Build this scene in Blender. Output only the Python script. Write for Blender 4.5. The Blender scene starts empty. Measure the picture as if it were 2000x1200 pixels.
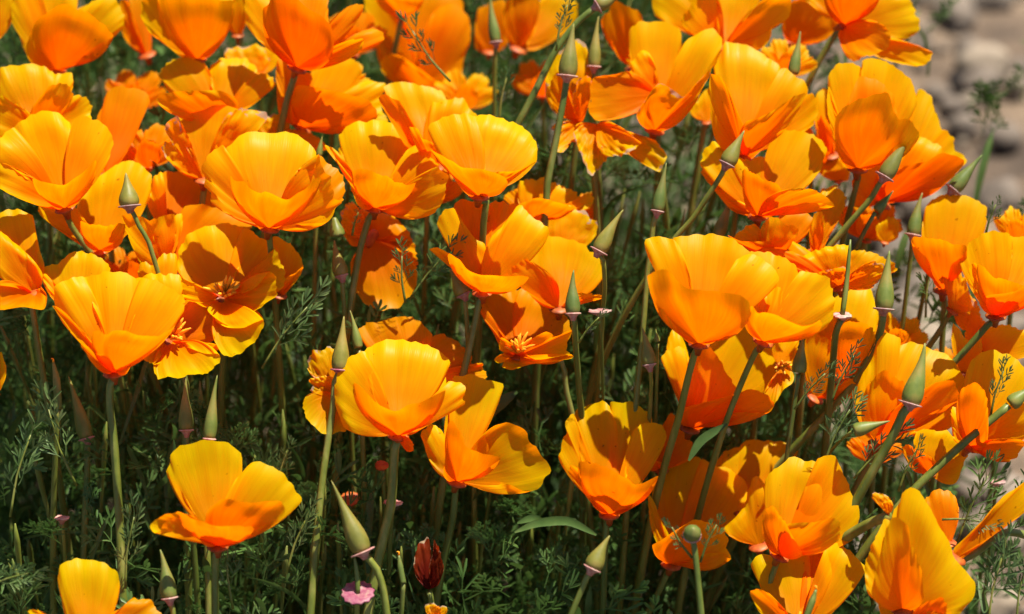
import bpy, math, random
import numpy as np
from mathutils import Vector, Matrix, noise

random.seed(7)
rng = np.random.default_rng(7)
SC = bpy.context.scene
COL = SC.collection

# ------------------------------------------------------------------ camera, sky, sun, exposure
PX = 0.00025                       # one photo pixel (2000 px wide) in metres at the focus distance
DIST = 1.6                         # camera to the flowers
PITCH = math.radians(35)
FWD = np.array([0.0, math.cos(PITCH), -math.sin(PITCH)])
UPV = np.array([0.0, math.sin(PITCH), math.cos(PITCH)])
RGT = np.array([1.0, 0.0, 0.0])
AIM = np.array([0.0, 0.0, 0.30])
EYE = AIM - FWD * DIST
cam_data = bpy.data.cameras.new('camera')
cam = bpy.data.objects.new('camera', cam_data)
COL.objects.link(cam)
cam.location = EYE
cam.rotation_euler = (math.radians(90) - PITCH, 0, 0)
cam_data.sensor_width = 36
cam_data.lens = 36 * DIST / (2000 * PX)
cam_data.clip_end = 200
cam_data.dof.use_dof = True
cam_data.dof.focus_distance = DIST + 0.005
cam_data.dof.aperture_fstop = 4.8
SC.camera = cam

TOSUN = Vector((0.27, 0.17, 0.95)).normalized()
world = bpy.data.worlds.new('World')
SC.world = world
world.use_nodes = True
wn = world.node_tree.nodes
sky = wn.new('ShaderNodeTexSky')
sky.sky_type = 'NISHITA'
sky.sun_disc = False
sky.sun_elevation = math.asin(TOSUN.z)
sky.sun_rotation = math.atan2(TOSUN.x, TOSUN.y)
wn['Background'].inputs['Strength'].default_value = 0.06
world.node_tree.links.new(sky.outputs[0], wn['Background'].inputs['Color'])
sun_data = bpy.data.lights.new('sun', 'SUN')
sun_data.energy = 5.0
sun_data.angle = math.radians(0.5)
sun_data.color = (1.0, 0.95, 0.86)
sun = bpy.data.objects.new('sun', sun_data)
COL.objects.link(sun)
sun.rotation_euler = TOSUN.to_track_quat('Z', 'Y').to_euler()
SC.view_settings.view_transform = 'Standard'
SC.view_settings.look = 'None'
SC.view_settings.gamma = 1
SC.view_settings.use_curve_mapping = False
SC.view_settings.exposure = 1.28
SC.render.engine = 'CYCLES'
SC.cycles.max_bounces = 12
SC.cycles.diffuse_bounces = 8
SC.cycles.transmission_bounces = 8

def at(x, y, d):
    """The place in metres that stands at photo position x, y and d pixels (0.25 mm each) beyond the focus distance."""
    s = (DIST + d * PX) / DIST * PX
    return EYE + FWD * (DIST + d * PX) + RGT * ((x - 1000) * s) + UPV * ((600 - y) * s)

def at_many(X, Y, D):
    s = (DIST + D * PX) / DIST * PX
    return (EYE[None, :] + FWD[None, :] * (DIST + D * PX)[:, None] + RGT[None, :] * ((X - 1000) * s)[:, None]
            + UPV[None, :] * ((600 - Y) * s)[:, None])

# ------------------------------------------------------------------ materials
def new_mat(name):
    m = bpy.data.materials.new(name)
    m.use_nodes = True
    nt = m.node_tree
    nt.nodes.clear()
    out = nt.nodes.new('ShaderNodeOutputMaterial')
    return m, nt, out

def node(nt, kind, **kw):
    n = nt.nodes.new(kind)
    for k, v in kw.items():
        if k.startswith('in_'):
            key = k[3:].replace('_', ' ')
            n.inputs[int(key) if key.isdigit() else key].default_value = v
        else:
            setattr(n, k, v)
    return n

def ramp(nt, fac, stops):
    r = nt.nodes.new('ShaderNodeValToRGB')
    e = r.color_ramp.elements
    while len(e) < len(stops):
        e.new(0.5)
    for i, (p, c) in enumerate(stops):
        e[i].position = p
        e[i].color = (*c, 1)
    nt.links.new(fac, r.inputs[0])
    return r

def mixrgb(nt, fac, a, b, mode='MIX'):
    m = nt.nodes.new('ShaderNodeMix')
    m.data_type = 'RGBA'
    m.blend_type = mode
    for sock, val in ((m.inputs[0], fac), (m.inputs[6], a), (m.inputs[7], b)):
        if isinstance(val, bpy.types.NodeSocket):
            nt.links.new(val, sock)
        elif isinstance(val, (int, float)):
            sock.default_value = val
        else:
            sock.default_value = (*val, 1)
    return m.outputs[2]

def petal_material(name, inner, outer, trans, dry=False, share=0.68):
    m, nt, out = new_mat(name)
    L = nt.links
    uv = node(nt, 'ShaderNodeUVMap', uv_map='UV')
    sep = node(nt, 'ShaderNodeSeparateXYZ')
    L.new(uv.outputs[0], sep.inputs[0])
    info = node(nt, 'ShaderNodeObjectInfo')
    mp = node(nt, 'ShaderNodeMapping')
    mp.inputs['Scale'].default_value = (38, 1.6, 1)
    L.new(uv.outputs[0], mp.inputs[0])
    add = node(nt, 'ShaderNodeVectorMath', operation='ADD')
    L.new(mp.outputs[0], add.inputs[0])
    rv = node(nt, 'ShaderNodeMath', operation='MULTIPLY', in_1=37.0)
    L.new(info.outputs['Random'], rv.inputs[0])
    L.new(rv.outputs[0], add.inputs[1])
    streak = node(nt, 'ShaderNodeTexNoise', in_Scale=1.0, in_Detail=3.0, in_Roughness=0.6)
    L.new(add.outputs[0], streak.inputs['Vector'])
    mp2 = node(nt, 'ShaderNodeMapping')
    mp2.inputs['Scale'].default_value = (150, 2.2, 1)
    L.new(uv.outputs[0], mp2.inputs[0])
    fine = node(nt, 'ShaderNodeTexNoise', in_Scale=1.0, in_Detail=2.0)
    L.new(mp2.outputs[0], fine.inputs['Vector'])
    geo = node(nt, 'ShaderNodeNewGeometry')
    tex = node(nt, 'ShaderNodeTexCoord')
    patch = node(nt, 'ShaderNodeTexNoise', in_Scale=55.0, in_Detail=4.0, in_Roughness=0.55)
    L.new(tex.outputs['Object'], patch.inputs['Vector'])
    # v plus a little streak noise picks the colour between base and rim
    a = node(nt, 'ShaderNodeMath', operation='MULTIPLY_ADD', in_1=0.42, in_2=-0.21)
    L.new(streak.outputs[0], a.inputs[0])
    b = node(nt, 'ShaderNodeMath', operation='ADD')
    L.new(a.outputs[0], b.inputs[0]); L.new(sep.outputs[1], b.inputs[1])
    r = ramp(nt, b.outputs[0], [(0.0, tuple(c * .92 for c in inner)), (0.45, inner), (0.98, outer)])
    c1 = mixrgb(nt, 1.0, r.outputs[0], ramp(nt, patch.outputs[0], [(0.3, (0.9, 0.88, 0.8)), (0.7, (1.0, 1.0, 1.0))]).outputs[0], 'MULTIPLY')
    tint = ramp(nt, info.outputs['Random'], [(0.0, (1.0, 0.90, 1.0)), (0.5, (1.0, 0.98, 1.0)), (1.0, (1.0, 1.07, 1.0))])
    c1 = mixrgb(nt, 1.0, c1, tint.outputs[0], 'MULTIPLY')
    c1 = mixrgb(nt, 1.0, c1, ramp(nt, fine.outputs[0], [(0.3, (0.94, 0.90, 0.9)), (0.6, (1.0, 1.0, 1.0))]).outputs[0], 'MULTIPLY')
    # a few little specks and nicks
    vor = node(nt, 'ShaderNodeTexNoise', in_Scale=420.0, in_Detail=1.0)
    L.new(tex.outputs['Object'], vor.inputs['Vector'])
    sp = ramp(nt, vor.outputs[0], [(0.18, (0.45, 0.25, 0.2)), (0.24, (1, 1, 1))])
    c1 = mixrgb(nt, 0.7, c1, sp.outputs[0], 'MULTIPLY')
    if dry:
        n2 = node(nt, 'ShaderNodeTexNoise', in_Scale=230.0, in_Detail=4.0)
        L.new(tex.outputs['Object'], n2.inputs['Vector'])
        s = node(nt, 'ShaderNodeMath', operation='MULTIPLY_ADD', in_1=0.55, in_2=-0.27)
        L.new(n2.outputs[0], s.inputs[0])
        s2 = node(nt, 'ShaderNodeMath', operation='ADD')
        L.new(s.outputs[0], s2.inputs[0]); L.new(sep.outputs[1], s2.inputs[1])
        dr = ramp(nt, s2.outputs[0], [(0.985, (0, 0, 0)), (1.02, (1, 1, 1))])
        c1 = mixrgb(nt, dr.outputs[0], c1, (0.62, 0.46, 0.27))
    bump = node(nt, 'ShaderNodeBump', in_Strength=0.35, in_Distance=0.0006)
    hs = node(nt, 'ShaderNodeMath', operation='MULTIPLY_ADD', in_1=0.5)
    L.new(fine.outputs[0], hs.inputs[0]); L.new(streak.outputs[0], hs.inputs[2])
    L.new(hs.outputs[0], bump.inputs['Height'])
    p = node(nt, 'ShaderNodeBsdfPrincipled')
    p.inputs['Roughness'].default_value = 0.36
    p.inputs['Specular IOR Level'].default_value = 0.11
    L.new(c1, p.inputs['Base Color']); L.new(bump.outputs[0], p.inputs['Normal'])
    t = node(nt, 'ShaderNodeBsdfTranslucent')
    tc = mixrgb(nt, 1.0, c1, trans, 'MULTIPLY')
    L.new(tc, t.inputs['Color']); L.new(bump.outputs[0], t.inputs['Normal'])
    mx = node(nt, 'ShaderNodeMixShader', in_0=share)
    L.new(p.outputs[0], mx.inputs[1]); L.new(t.outputs[0], mx.inputs[2])
    L.new(mx.outputs[0], out.inputs[0])
    return m

M = {}
M['petal'] = petal_material('petal_orange', (0.98, 0.36, 0.0), (0.98, 0.66, 0.0), (0.99, 0.39, 0.1))
M['deep'] = petal_material('petal_deep_and_shaded', (0.97, 0.24, 0.0), (0.98, 0.42, 0.0), (0.99, 0.42, 0.2))  # redder petal copy: deep orange blooms, plus shade painted into petals in shadow
M['dry'] = petal_material('petal_dry_rim', (0.97, 0.36, 0.0), (0.97, 0.64, 0.0), (0.98, 0.40, 0.2), dry=True)
M['withered'] = petal_material('petal_withered', (0.16, 0.012, 0.004), (0.30, 0.05, 0.008), (0.9, 0.5, 0.4), dry=True)

def leafy_material(name, cols, scale, share=0.25, rough=0.55, stretch=(1, 1, 1), coord='Object', bump_s=0.0):
    m, nt, out = new_mat(name)
    L = nt.links
    tex = node(nt, 'ShaderNodeTexCoord')
    mp = node(nt, 'ShaderNodeMapping')
    mp.inputs['Scale'].default_value = stretch
    L.new(tex.outputs[coord], mp.inputs[0])
    n = node(nt, 'ShaderNodeTexNoise', in_Scale=scale, in_Detail=4.0, in_Roughness=0.6)
    L.new(mp.outputs[0], n.inputs['Vector'])
    info = node(nt, 'ShaderNodeObjectInfo')
    r = ramp(nt, n.outputs[0], [(0.3, cols[0]), (0.5, cols[1]), (0.7, cols[2])])
    tint = ramp(nt, info.outputs['Random'], [(0.0, (0.75, 0.8, 0.8)), (1.0, (1.2, 1.1, 1.0))])
    c = mixrgb(nt, 1.0, r.outputs[0], tint.outputs[0], 'MULTIPLY')
    p = node(nt, 'ShaderNodeBsdfPrincipled')
    p.inputs['Roughness'].default_value = rough
    p.inputs['Specular IOR Level'].default_value = 0.35
    L.new(c, p.inputs['Base Color'])
    if bump_s:
        b = node(nt, 'ShaderNodeBump', in_Strength=bump_s, in_Distance=0.0008)
        L.new(n.outputs[0], b.inputs['Height'])
        L.new(b.outputs[0], p.inputs['Normal'])
    if share:
        t = node(nt, 'ShaderNodeBsdfTranslucent')
        L.new(c, t.inputs['Color'])
        mx = node(nt, 'ShaderNodeMixShader', in_0=share)
        L.new(p.outputs[0], mx.inputs[1]); L.new(t.outputs[0], mx.inputs[2])
        L.new(mx.outputs[0], out.inputs[0])
    else:
        L.new(p.outputs[0], out.inputs[0])
    return m

M['stem'] = leafy_material('stem_green', ((0.08, 0.11, 0.014), (0.125, 0.155, 0.024), (0.21, 0.22, 0.055)), 160, 0.12, 0.42, (1, 1, 0.15))
M['pod'] = leafy_material('pod_green', ((0.11, 0.11, 0.014), (0.16, 0.155, 0.026), (0.24, 0.18, 0.045)), 120, 0.12, 0.5, (1, 1, 0.2), bump_s=0.3)
M['podgreen'] = leafy_material('pod_fresh_green', ((0.075, 0.11, 0.016), (0.12, 0.155, 0.028), (0.21, 0.175, 0.04)), 120, 0.12, 0.5, (1, 1, 0.2), bump_s=0.3)
M['collar'] = leafy_material('collar_pink', ((0.34, 0.12, 0.11), (0.46, 0.24, 0.22), (0.55, 0.42, 0.34)), 330, 0.25, 0.5)
M['magenta'] = leafy_material('collar_magenta', ((0.26, 0.04, 0.09), (0.34, 0.09, 0.14), (0.42, 0.24, 0.20)), 330, 0.25, 0.5)
M['calyx'] = leafy_material('calyx_rust', ((0.22, 0.03, 0.006), (0.34, 0.07, 0.008), (0.42, 0.13, 0.015)), 200, 0.2, 0.5)
M['stamen'] = leafy_material('stamen_yellow', ((0.85, 0.28, 0.01), (0.9, 0.38, 0.01), (0.95, 0.5, 0.02)), 300, 0.25, 0.6)
M['leaf'] = leafy_material('leaf_grey_green', ((0.036, 0.08, 0.014), (0.075, 0.15, 0.03), (0.16, 0.25, 0.07)), 30, 0.3, 0.5)
M['blade'] = leafy_material('blade_green', ((0.045, 0.09, 0.015), (0.07, 0.13, 0.025), (0.12, 0.18, 0.045)), 60, 0.3, 0.45)

# ------------------------------------------------------------------ mesh helpers
def link_mesh(name, verts, faces, mat, parent=None, origin=None, uvs=None, smooth=True):
    verts = np.asarray(verts, dtype=float)
    if origin is not None:
        verts = verts - np.asarray(origin)[None, :]
    me = bpy.data.meshes.new(name)
    me.from_pydata(verts.tolist(), [], faces)
    if uvs is not None:
        lay = me.uv_layers.new(name='UV')
        idx = np.zeros(len(me.loops), dtype=np.int32)
        me.loops.foreach_get('vertex_index', idx)
        lay.data.foreach_set('uv', np.asarray(uvs)[idx].ravel())
    if smooth:
        me.polygons.foreach_set('use_smooth', [True] * len(me.polygons))
    me.materials.append(mat)
    o = bpy.data.objects.new(name, me)
    COL.objects.link(o)
    if parent is not None:
        o.parent = parent
    elif origin is not None:
        o.location = origin
    return o

def thing(name, loc, label, cat, group=None):
    o = bpy.data.objects.new(name, None)
    o.empty_display_size = 0.01
    COL.objects.link(o)
    o.location = loc
    o['label'] = label
    o['category'] = cat
    if group:
        o['group'] = group
    return o

def tag(o, label, cat, group=None):
    o['label'] = label
    o['category'] = cat
    if group:
        o['group'] = group
    return o

def resample(pts, n):
    """Catmull-Rom through the points, n samples evenly along the arc."""
    p = np.asarray(pts, float)
    q = np.vstack([2 * p[0] - p[1], p, 2 * p[-1] - p[-2]])
    out = []
    for i in range(1, len(q) - 2):
        for s in np.linspace(0, 1, 8, endpoint=False):
            a, b, c, d = q[i - 1], q[i], q[i + 1], q[i + 2]
            m1, m2 = (c - a) * 0.38, (d - b) * 0.38
            h = np.array([2*s**3 - 3*s**2 + 1, s**3 - 2*s**2 + s, -2*s**3 + 3*s**2, s**3 - s**2])
            out.append(h[0] * b + h[1] * m1 + h[2] * c + h[3] * m2)
    out.append(p[-1])
    out = np.array(out)
    seg = np.linalg.norm(np.diff(out, axis=0), axis=1)
    s = np.concatenate([[0], np.cumsum(seg)])
    t = np.linspace(0, s[-1], n)
    return np.column_stack([np.interp(t, s, out[:, k]) for k in range(out.shape[1])])

def tube(points, radii, sides=8, ribs=0.0):
    P = np.asarray(points, float)
    n = len(P)
    T = np.gradient(P, axis=0)
    T /= np.linalg.norm(T, axis=1)[:, None] + 1e-12
    ref = np.array([0.3, -0.9, 0.2])
    verts, faces = [], []
    for i in range(n):
        a = np.cross(T[i], ref); a /= np.linalg.norm(a) + 1e-12
        b = np.cross(T[i], a)
        for k in range(sides):
            an = 2 * math.pi * k / sides
            r = radii[i] * (1 + (ribs if k % 2 else -ribs))
            verts.append(P[i] + (a * math.cos(an) + b * math.sin(an)) * r)
    for i in range(n - 1):
        for k in range(sides):
            k2 = (k + 1) % sides
            faces.append((i*sides + k, i*sides + k2, (i+1)*sides + k2, (i+1)*sides + k))
    faces.append(tuple(range(sides))[::-1])
    faces.append(tuple(range((n-1)*sides, n*sides)))
    return verts, faces

def lathe(base, axis, profile, sides=16, ribs=0.0, squash=1.0):
    """profile: (height, radius) pairs in metres along the axis from base."""
    ax = np.asarray(axis, float); ax /= np.linalg.norm(ax)
    ref = np.array([0.9, 0.2, 0.1])
    a = np.cross(ax, ref); a /= np.linalg.norm(a)
    b = np.cross(ax, a)
    verts, faces = [], []
    for h, r in profile:
        for k in range(sides):
            an = 2 * math.pi * k / sides
            rr = r * (1 + ribs * math.cos(an * sides / 2))
            verts.append(np.asarray(base) + ax * h + (a * math.cos(an) + b * math.sin(an) * squash) * rr)
    n = len(profile)
    for i in range(n - 1):
        for k in range(sides):
            k2 = (k + 1) % sides
            faces.append((i*sides + k, i*sides + k2, (i+1)*sides + k2, (i+1)*sides + k))
    faces.append(tuple(range(sides))[::-1])
    faces.append(tuple(range((n-1)*sides, n*sides)))
    return verts, faces

def to_ground(points):
    """Carry a stem on from its last point down to the soil, straightening up as it goes."""
    P = [np.asarray(p, float) for p in points]
    d = P[-1] - P[-2]
    d /= np.linalg.norm(d)
    if d[2] > -0.25:
        d[2] = -0.25
    p = P[-1]
    for i in range(40):
        d = d * 0.85 + np.array([-0.02, 0.03, -1.0]) * 0.15
        d /= np.linalg.norm(d)
        p = p + d * 0.018
        P.append(p.copy())
        if p[2] < -0.004:
            break
    return P

def make_stem(parent, origin, start, pts, slope=0.3, r=8, mat='stem', d0=0.0):
    """start: 3-D point under the flower; pts: photo points downwards; slope: how much deeper per pixel downwards."""
    P = [np.asarray(start)]
    y0 = pts[0][1]
    dd = d0
    last = None
    for (x, y) in pts:
        if last is not None:
            dd += slope * math.hypot(x - last[0], y - last[1])
        P.append(at(x, y, dd))
        last = (x, y)
    P = to_ground(P)
    n = max(14, len(P) * 3)
    Q = resample(P, n)
    rad = np.linspace(r * PX * 0.72, r * PX * 1.12, n)
    rad = rad * (1 + 0.07 * np.array([noise.noise(Vector((q[0] * 90, q[1] * 90, q[2] * 90))) for q in Q]))
    v, f = tube(Q, rad, 10, 0.09)
    return link_mesh('stem', v, f, M[mat], parent, origin)

# ------------------------------------------------------------------ petals
NT, NV = 64, 13
FLOWERS_AT = []
def petal(parent, origin, B, d, Lf, k, pts, mat, seed):
    r_ = random.Random(seed)
    R = resample(pts, NT)
    B = np.asarray(B, float)
    rel = R - B[None, :]
    rho = np.linalg.norm(rel, axis=1)
    rmax = rho.max()
    t = np.linspace(0, 1, NT)
    ph = r_.uniform(0, 50)
    old = mat in (M['dry'], M['withered'])
    # ragged, finely scalloped rim
    ragged = np.array([noise.noise(Vector((x * 34, ph, 0))) * 5.2 + noise.noise(Vector((x * 13, ph, 4))) * (8.5 if old else 4.8) for x in t])
    edge = np.clip((rho / rmax - 0.55) / 0.2, 0, 1) * np.clip(rmax / 90, 0.3, 1)
    rel = rel * (1 + (ragged * edge / np.maximum(rho, 20)))[:, None]
    w = np.cos((2 * t - 1) * 1.22)
    g = np.clip(rho / (0.5 * rmax), 0, 1); g = g * g * (3 - 2 * g)
    kk = k * (1.35 if k < 0 else 1.15)
    D = Lf * kk * w * g
    amp = Lf * 0.028 * r_.uniform(0.6, 1.5)
    n1, n2 = r_.choice([1.5, 2, 2.5, 3]), r_.choice([4, 5, 6, 7])
    p1, p2 = r_.uniform(0, 6), r_.uniform(0, 6)
    wave = np.sin(2 * math.pi * n1 * t + p1) + 0.28 * np.sin(2 * math.pi * n2 * t + p2)
    pleat = Lf * 0.021 * np.array([noise.noise(Vector((x * 19, ph, 9))) * 2.2 for x in t])
    roll = r_.uniform(0.02, 0.10) * (1 if k > -0.15 else -1)
    mid = rel[NT // 2] / (np.linalg.norm(rel[NT // 2]) + 1e-9)
    sgn = np.sign(mid[0] * rel[:, 1] - mid[1] * rel[:, 0])
    span = np.abs(np.arctan2(mid[0] * rel[:, 1] - mid[1] * rel[:, 0], rel @ mid))
    beta = (0.30 if k < -0.3 else 0.17) * np.clip(span / 0.6, 0, 1) * sgn
    X, Y, Z, U = [], [], [], []
    for j in range(NV + 1):
        v = (j / NV) ** 0.85
        depth = D * (math.sin(v * (1.62 if k < -0.15 else 1.68)) / math.sin(1.62 if k < -0.15 else 1.68) * .68 + .32 * v)
        depth = depth + amp * wave * v ** 2 + pleat * v ** 5
        depth = depth + roll * Lf * max(0, (v - 0.8) / 0.2) ** 2 * w
        cr = np.array([noise.noise(Vector((x * 6 + ph, v * 3.4, ph))) for x in t])
        depth = depth + cr * Lf * 0.045 * v
        if old:
            depth = depth + np.array([noise.noise(Vector((x * 17 + ph, v * 9, ph))) for x in t]) * Lf * 0.07 * v
        rot = beta * math.sin(math.pi * v ** .8)
        ca, sa = np.cos(rot), np.sin(rot)
        X.append(B[0] + (rel[:, 0] * ca - rel[:, 1] * sa) * v); Y.append(B[1] + (rel[:, 0] * sa + rel[:, 1] * ca) * v); Z.append(d + depth)
        U.append(np.column_stack([t, np.full(NT, v)]))
    V = at_many(np.concatenate(X), np.concatenate(Y), np.concatenate(Z))
    F = []
    for j in range(NV):
        for i in range(NT - 1):
            a = j * NT + i
            F.append((a, a + 1, a + NT + 1, a + NT))
    return link_mesh('petal', V, F, mat, parent, origin, np.vstack(U))

def parse(s):
    return [tuple(float(c) for c in q.split(',')) for q in s.split()]

seedn = [100]
def flower(label, base, d, petals, stem=None, slope=0.3, sr=8, calyx=True, mat='petal', stamens=0, st_at=None, name='poppy_flower', cat='poppy', scale=1.0):
    B = np.array(base, float)
    origin = at(B[0], B[1], d)
    root = thing(name, origin, label, cat, 'orange poppy flowers in the clump')
    allp = []
    for p in petals:
        k, rest = p.split(' ', 1)
        mm = mat
        if k[0] == 'w': mm, k = ('withered' if mat == 'withered' else 'dry'), k[1:]
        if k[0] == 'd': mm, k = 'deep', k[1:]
        allp.append((float(k), parse(rest), mm))
    Lf = max(np.linalg.norm(np.array(q) - B[None, :], axis=1).max() for _, q, _ in allp)
    Lf = min(max(Lf, 60), 165) * scale
    mean = np.mean([np.mean(np.array(q), axis=0) for _, q, _ in allp], axis=0) - B
    for k, q, mm in allp:
        seedn[0] += 1
        petal(root, origin, B, d, Lf, k, q, M[mm], seedn[0])
    FLOWERS_AT.append((B[0] + mean[0], B[1] + mean[1], Lf * .8 + 25, d))
    up = RGT * mean[0] - UPV * mean[1]
    up = up / (np.linalg.norm(up) + 1e-9) * 0.8 - FWD * 0.35 + np.array([0, 0, 0.35])
    up /= np.linalg.norm(up)
    s = PX * min(1.0, Lf / 140)
    bot = origin - up * 22 * s
    if calyx:
        v, f = lathe(origin + up * 5 * s, -up, [(0, 14*s), (2*s, 18*s), (4*s, 21*s), (5.5*s, 21.5*s), (7*s, 17*s), (10*s, 11*s), (18*s, 7.5*s), (28*s, 5.5*s)], 18, 0.02)
        link_mesh('calyx', v, f, M['calyx'], root, origin)
    if stem is not None:
        make_stem(root, origin, origin - up * 8 * s, parse(stem), slope, sr, d0=d + 10)
    if stamens:
        c = at(*(st_at or (B[0], B[1] - 4)), d - 0.16 * Lf)
        r_ = random.Random(seedn[0])
        for i in range(int(stamens * 1.5)):
            an = 2 * math.pi * i / stamens * 1.31 + r_.uniform(-.2, .2)
            sp = r_.uniform(0.25, 1.0)
            dirv = up * 0.45 - FWD * 0.6 + UPV * 0.2 + (RGT * math.cos(an) + np.cross(up, RGT) * math.sin(an)) * sp
            dirv /= np.linalg.norm(dirv)
            ln = r_.uniform(30, 60) * PX * (Lf / 140)
            P = [c, c + dirv * ln * 0.5 + up * ln * 0.05, c + dirv * ln]
            v, f = tube(resample(P, 5), [1.1*PX, 1.5*PX, 3.2*PX, 3.5*PX, 1.1*PX], 5)
            link_mesh('stamen', v, f, M['stamen'], root, origin)
    return root

# ------------------------------------------------------------------ the poppies, left side
flower('orange poppy in the top left corner with a shaded front petal pointing down', (110,139), 420, [
 '.15 68,45 35,0 50,-35 110,-50 150,-20 148,20 120,60',
 '0 60,120 45,93 37,67 23,43 25,0 40,-40 75,-30 80,30 85,90',
 '0 150,20 187,0 215,-8 228,0 240,27 241,50 223,72 190,92 150,115',
 '-.5 105,138 67,133 50,100 58,70 68,45 90,27 120,9 150,17 187,37 217,63 223,72 187,90 147,120 125,136'], '110,150 106,240 100,380')
flower('piece of an orange poppy cut off by the left edge, uppermost there', (-20,85), 440, ['.05 -10,75 5,70 23,43 30,0 10,-30 -40,-20 -50,50'])
flower('pale yellow-orange ruffled poppy at the left edge above the wide cup', (75,264), 260, [
 '.25 75,262 30,235 -10,190 0,137 20,130 50,127 77,128 100,140 115,160 120,190 95,240',
 '.1 95,250 108,190 108,148 125,145 140,147 142,167 135,200 105,245',
 '0 110,262 120,215 143,187 170,190 177,207 175,240 150,262',
 '-.35 70,262 60,220 70,200 88,178 100,167 127,163 143,187 123,213 105,240 85,262',
 '-.2 60,262 30,270 -20,262 -25,225 0,188 20,197 43,210 60,223 72,245'])
flower('broad open yellow-orange cup at the left edge with curved shaded stem', (127,408), 130, [
 '.28 105,395 62,370 30,320 25,262 43,235 67,222 93,217 113,221 130,232 140,250 146,300 142,370',
 '.1 135,395 140,330 138,250 150,232 173,229 200,240 217,260 220,283 213,310 200,333 173,363 150,400',
 '-.1 95,402 40,385 0,360 -25,310 -15,280 7,263 30,250 30,300 60,360',
 '-.35 118,406 95,405 63,398 30,385 -10,360 0,318 40,340 75,375',
 '-.6 105,406 88,385 63,350 83,355 123,362 143,350 170,330 187,312 187,340 167,370 148,398'], '127,415 138,440 152,462 175,492', 0.5, 8)
flower('single deep orange shaded petal standing behind the broad left cup', (207,345), 270, [
 'd.2 195,330 190,260 190,227 200,207 207,187 220,173 240,169 267,173 287,183 293,197 283,220 270,253 253,287 222,335'], '207,350 212,420')
flower('yellow cup behind the curved-tip bud near the left edge', (195,490), 200, [
 '.2 185,480 155,455 148,420 160,370 190,347 217,327 247,315 270,318 287,333 298,352 290,390 270,430 235,470',
 '-.2 175,488 150,475 110,447 82,425 76,403 110,403 140,400 158,425 180,470',
 '-.55 180,488 163,470 157,430 175,438 200,440 243,438 242,460 238,473 217,490'], '195,496 190,560 180,640', .5)
flower('frilly yellow poppy with an orange lip folded down, upper left', (425,240), 330, [
 '.25 400,220 360,205 335,190 318,160 309,145 327,123 367,113 393,119 407,140 415,190',
 '.25 405,220 400,180 405,140 415,123 440,113 460,112 485,118 500,145 495,185 450,225',
 '.05 440,220 470,190 490,148 520,143 533,157 535,170 517,187 495,203 460,218',
 '-.45 415,240 370,222 330,215 308,200 310,187 333,178 380,178 427,177 457,190 465,207 445,230'])
flower('orange poppy with withered pale rim left of the big scalloped cup', (398,352), 255, [
 '.1 375,348 345,320 342,280 345,240 358,217 400,205 420,202 460,213 500,225 503,245 480,285 430,320',
 'w-.25 385,352 350,335 323,307 317,285 333,275 322,255 328,238 347,226 353,260 370,300 392,335',
 'w-.1 430,300 433,240 467,213 500,216 525,225 508,250 490,262 455,290'], '400,356 392,420')
flower('small orange blossom with cream crinkled tip behind the big scalloped cup', (535,290), 330, [
 'w.1 525,280 503,258 505,235 520,225 545,222 562,235 566,258 550,280',
 'd-.1 545,288 560,255 590,255 620,268 640,290 610,298 570,295'])
flower('largest scalloped yellow cup left of centre with ragged rim', (525,447), 70, [
 '.28 505,430 470,385 445,350 438,318 440,290 450,277 472,266 508,258 540,258 576,263 596,273 612,288 620,305 620,320 612,336 592,358 570,385 545,430',
 '-.1 505,446 475,430 456,422 436,412 428,402 412,396 413,376 399,364 402,344 393,336 396,320 406,304 420,292 438,285 440,330 470,385 500,430',
 'd.15 545,442 590,400 620,305 636,316 648,324 668,338 672,360 671,392 660,394 620,415',
 '-.35 545,446 576,438 637,434 658,406 669,395 652,388 645,360 646,348 634,338 628,325 620,304 612,350 580,395',
 '-.6 505,446 485,418 465,388 449,352 450,341 458,353 478,354 488,368 508,378 516,374 530,378 550,388 564,390 580,378 598,368 614,351 628,348 620,364 600,392 570,418 545,445'], '525,455 535,560 545,700', .6)
flower('yellow and orange cup with a torn folded edge, right of the largest cup', (732,408), 175, [
 '.28 715,395 692,370 675,340 667,315 661,295 667,288 661,270 662,260 677,247 702,238 722,236 750,236 770,241 795,254 806,268 804,282 792,302 778,335 762,380',
 '.05 755,390 772,342 790,302 797,290 815,286 822,290 839,290 842,305 857,325 840,332 815,357 780,380',
 '-.1 700,385 670,340 655,308 642,299 634,284 650,290 663,300 680,345 700,365',
 '-.6 720,407 702,382 690,350 688,333 712,331 722,338 747,342 780,355 795,361 812,358 795,382 765,402',
 '-.45 750,407 770,395 792,380 812,360 840,333 857,326 870,340 874,365 867,390 847,416 815,417 780,410',
 '-.35 715,408 698,400 690,380 680,352 690,372 712,392 725,402'], '723,420 712,455 703,490 690,560 684,604', .1, 9)
flower('smooth wide yellow cup with a rolled front lip, upper centre', (935,384), 85, [
 '.25 920,370 890,345 865,315 847,285 838,258 840,243 850,234 865,226 890,223 915,224 930,228 941,260 946,310 940,360',
 '.28 930,365 922,300 922,260 930,227 960,226 985,232 1010,242 1030,257 1045,277 1051,300 1050,316 1030,330 990,345 955,365',
 '-.35 955,378 985,365 1010,345 1040,323 1052,313 1025,328 1000,335 965,337 950,360',
 '-.65 915,381 900,367 885,347 868,322 842,296 865,305 882,314 902,327 937,330 965,337 985,346 992,358 987,368 960,377'], '950,392 945,430 940,520', .5, 9)
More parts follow.
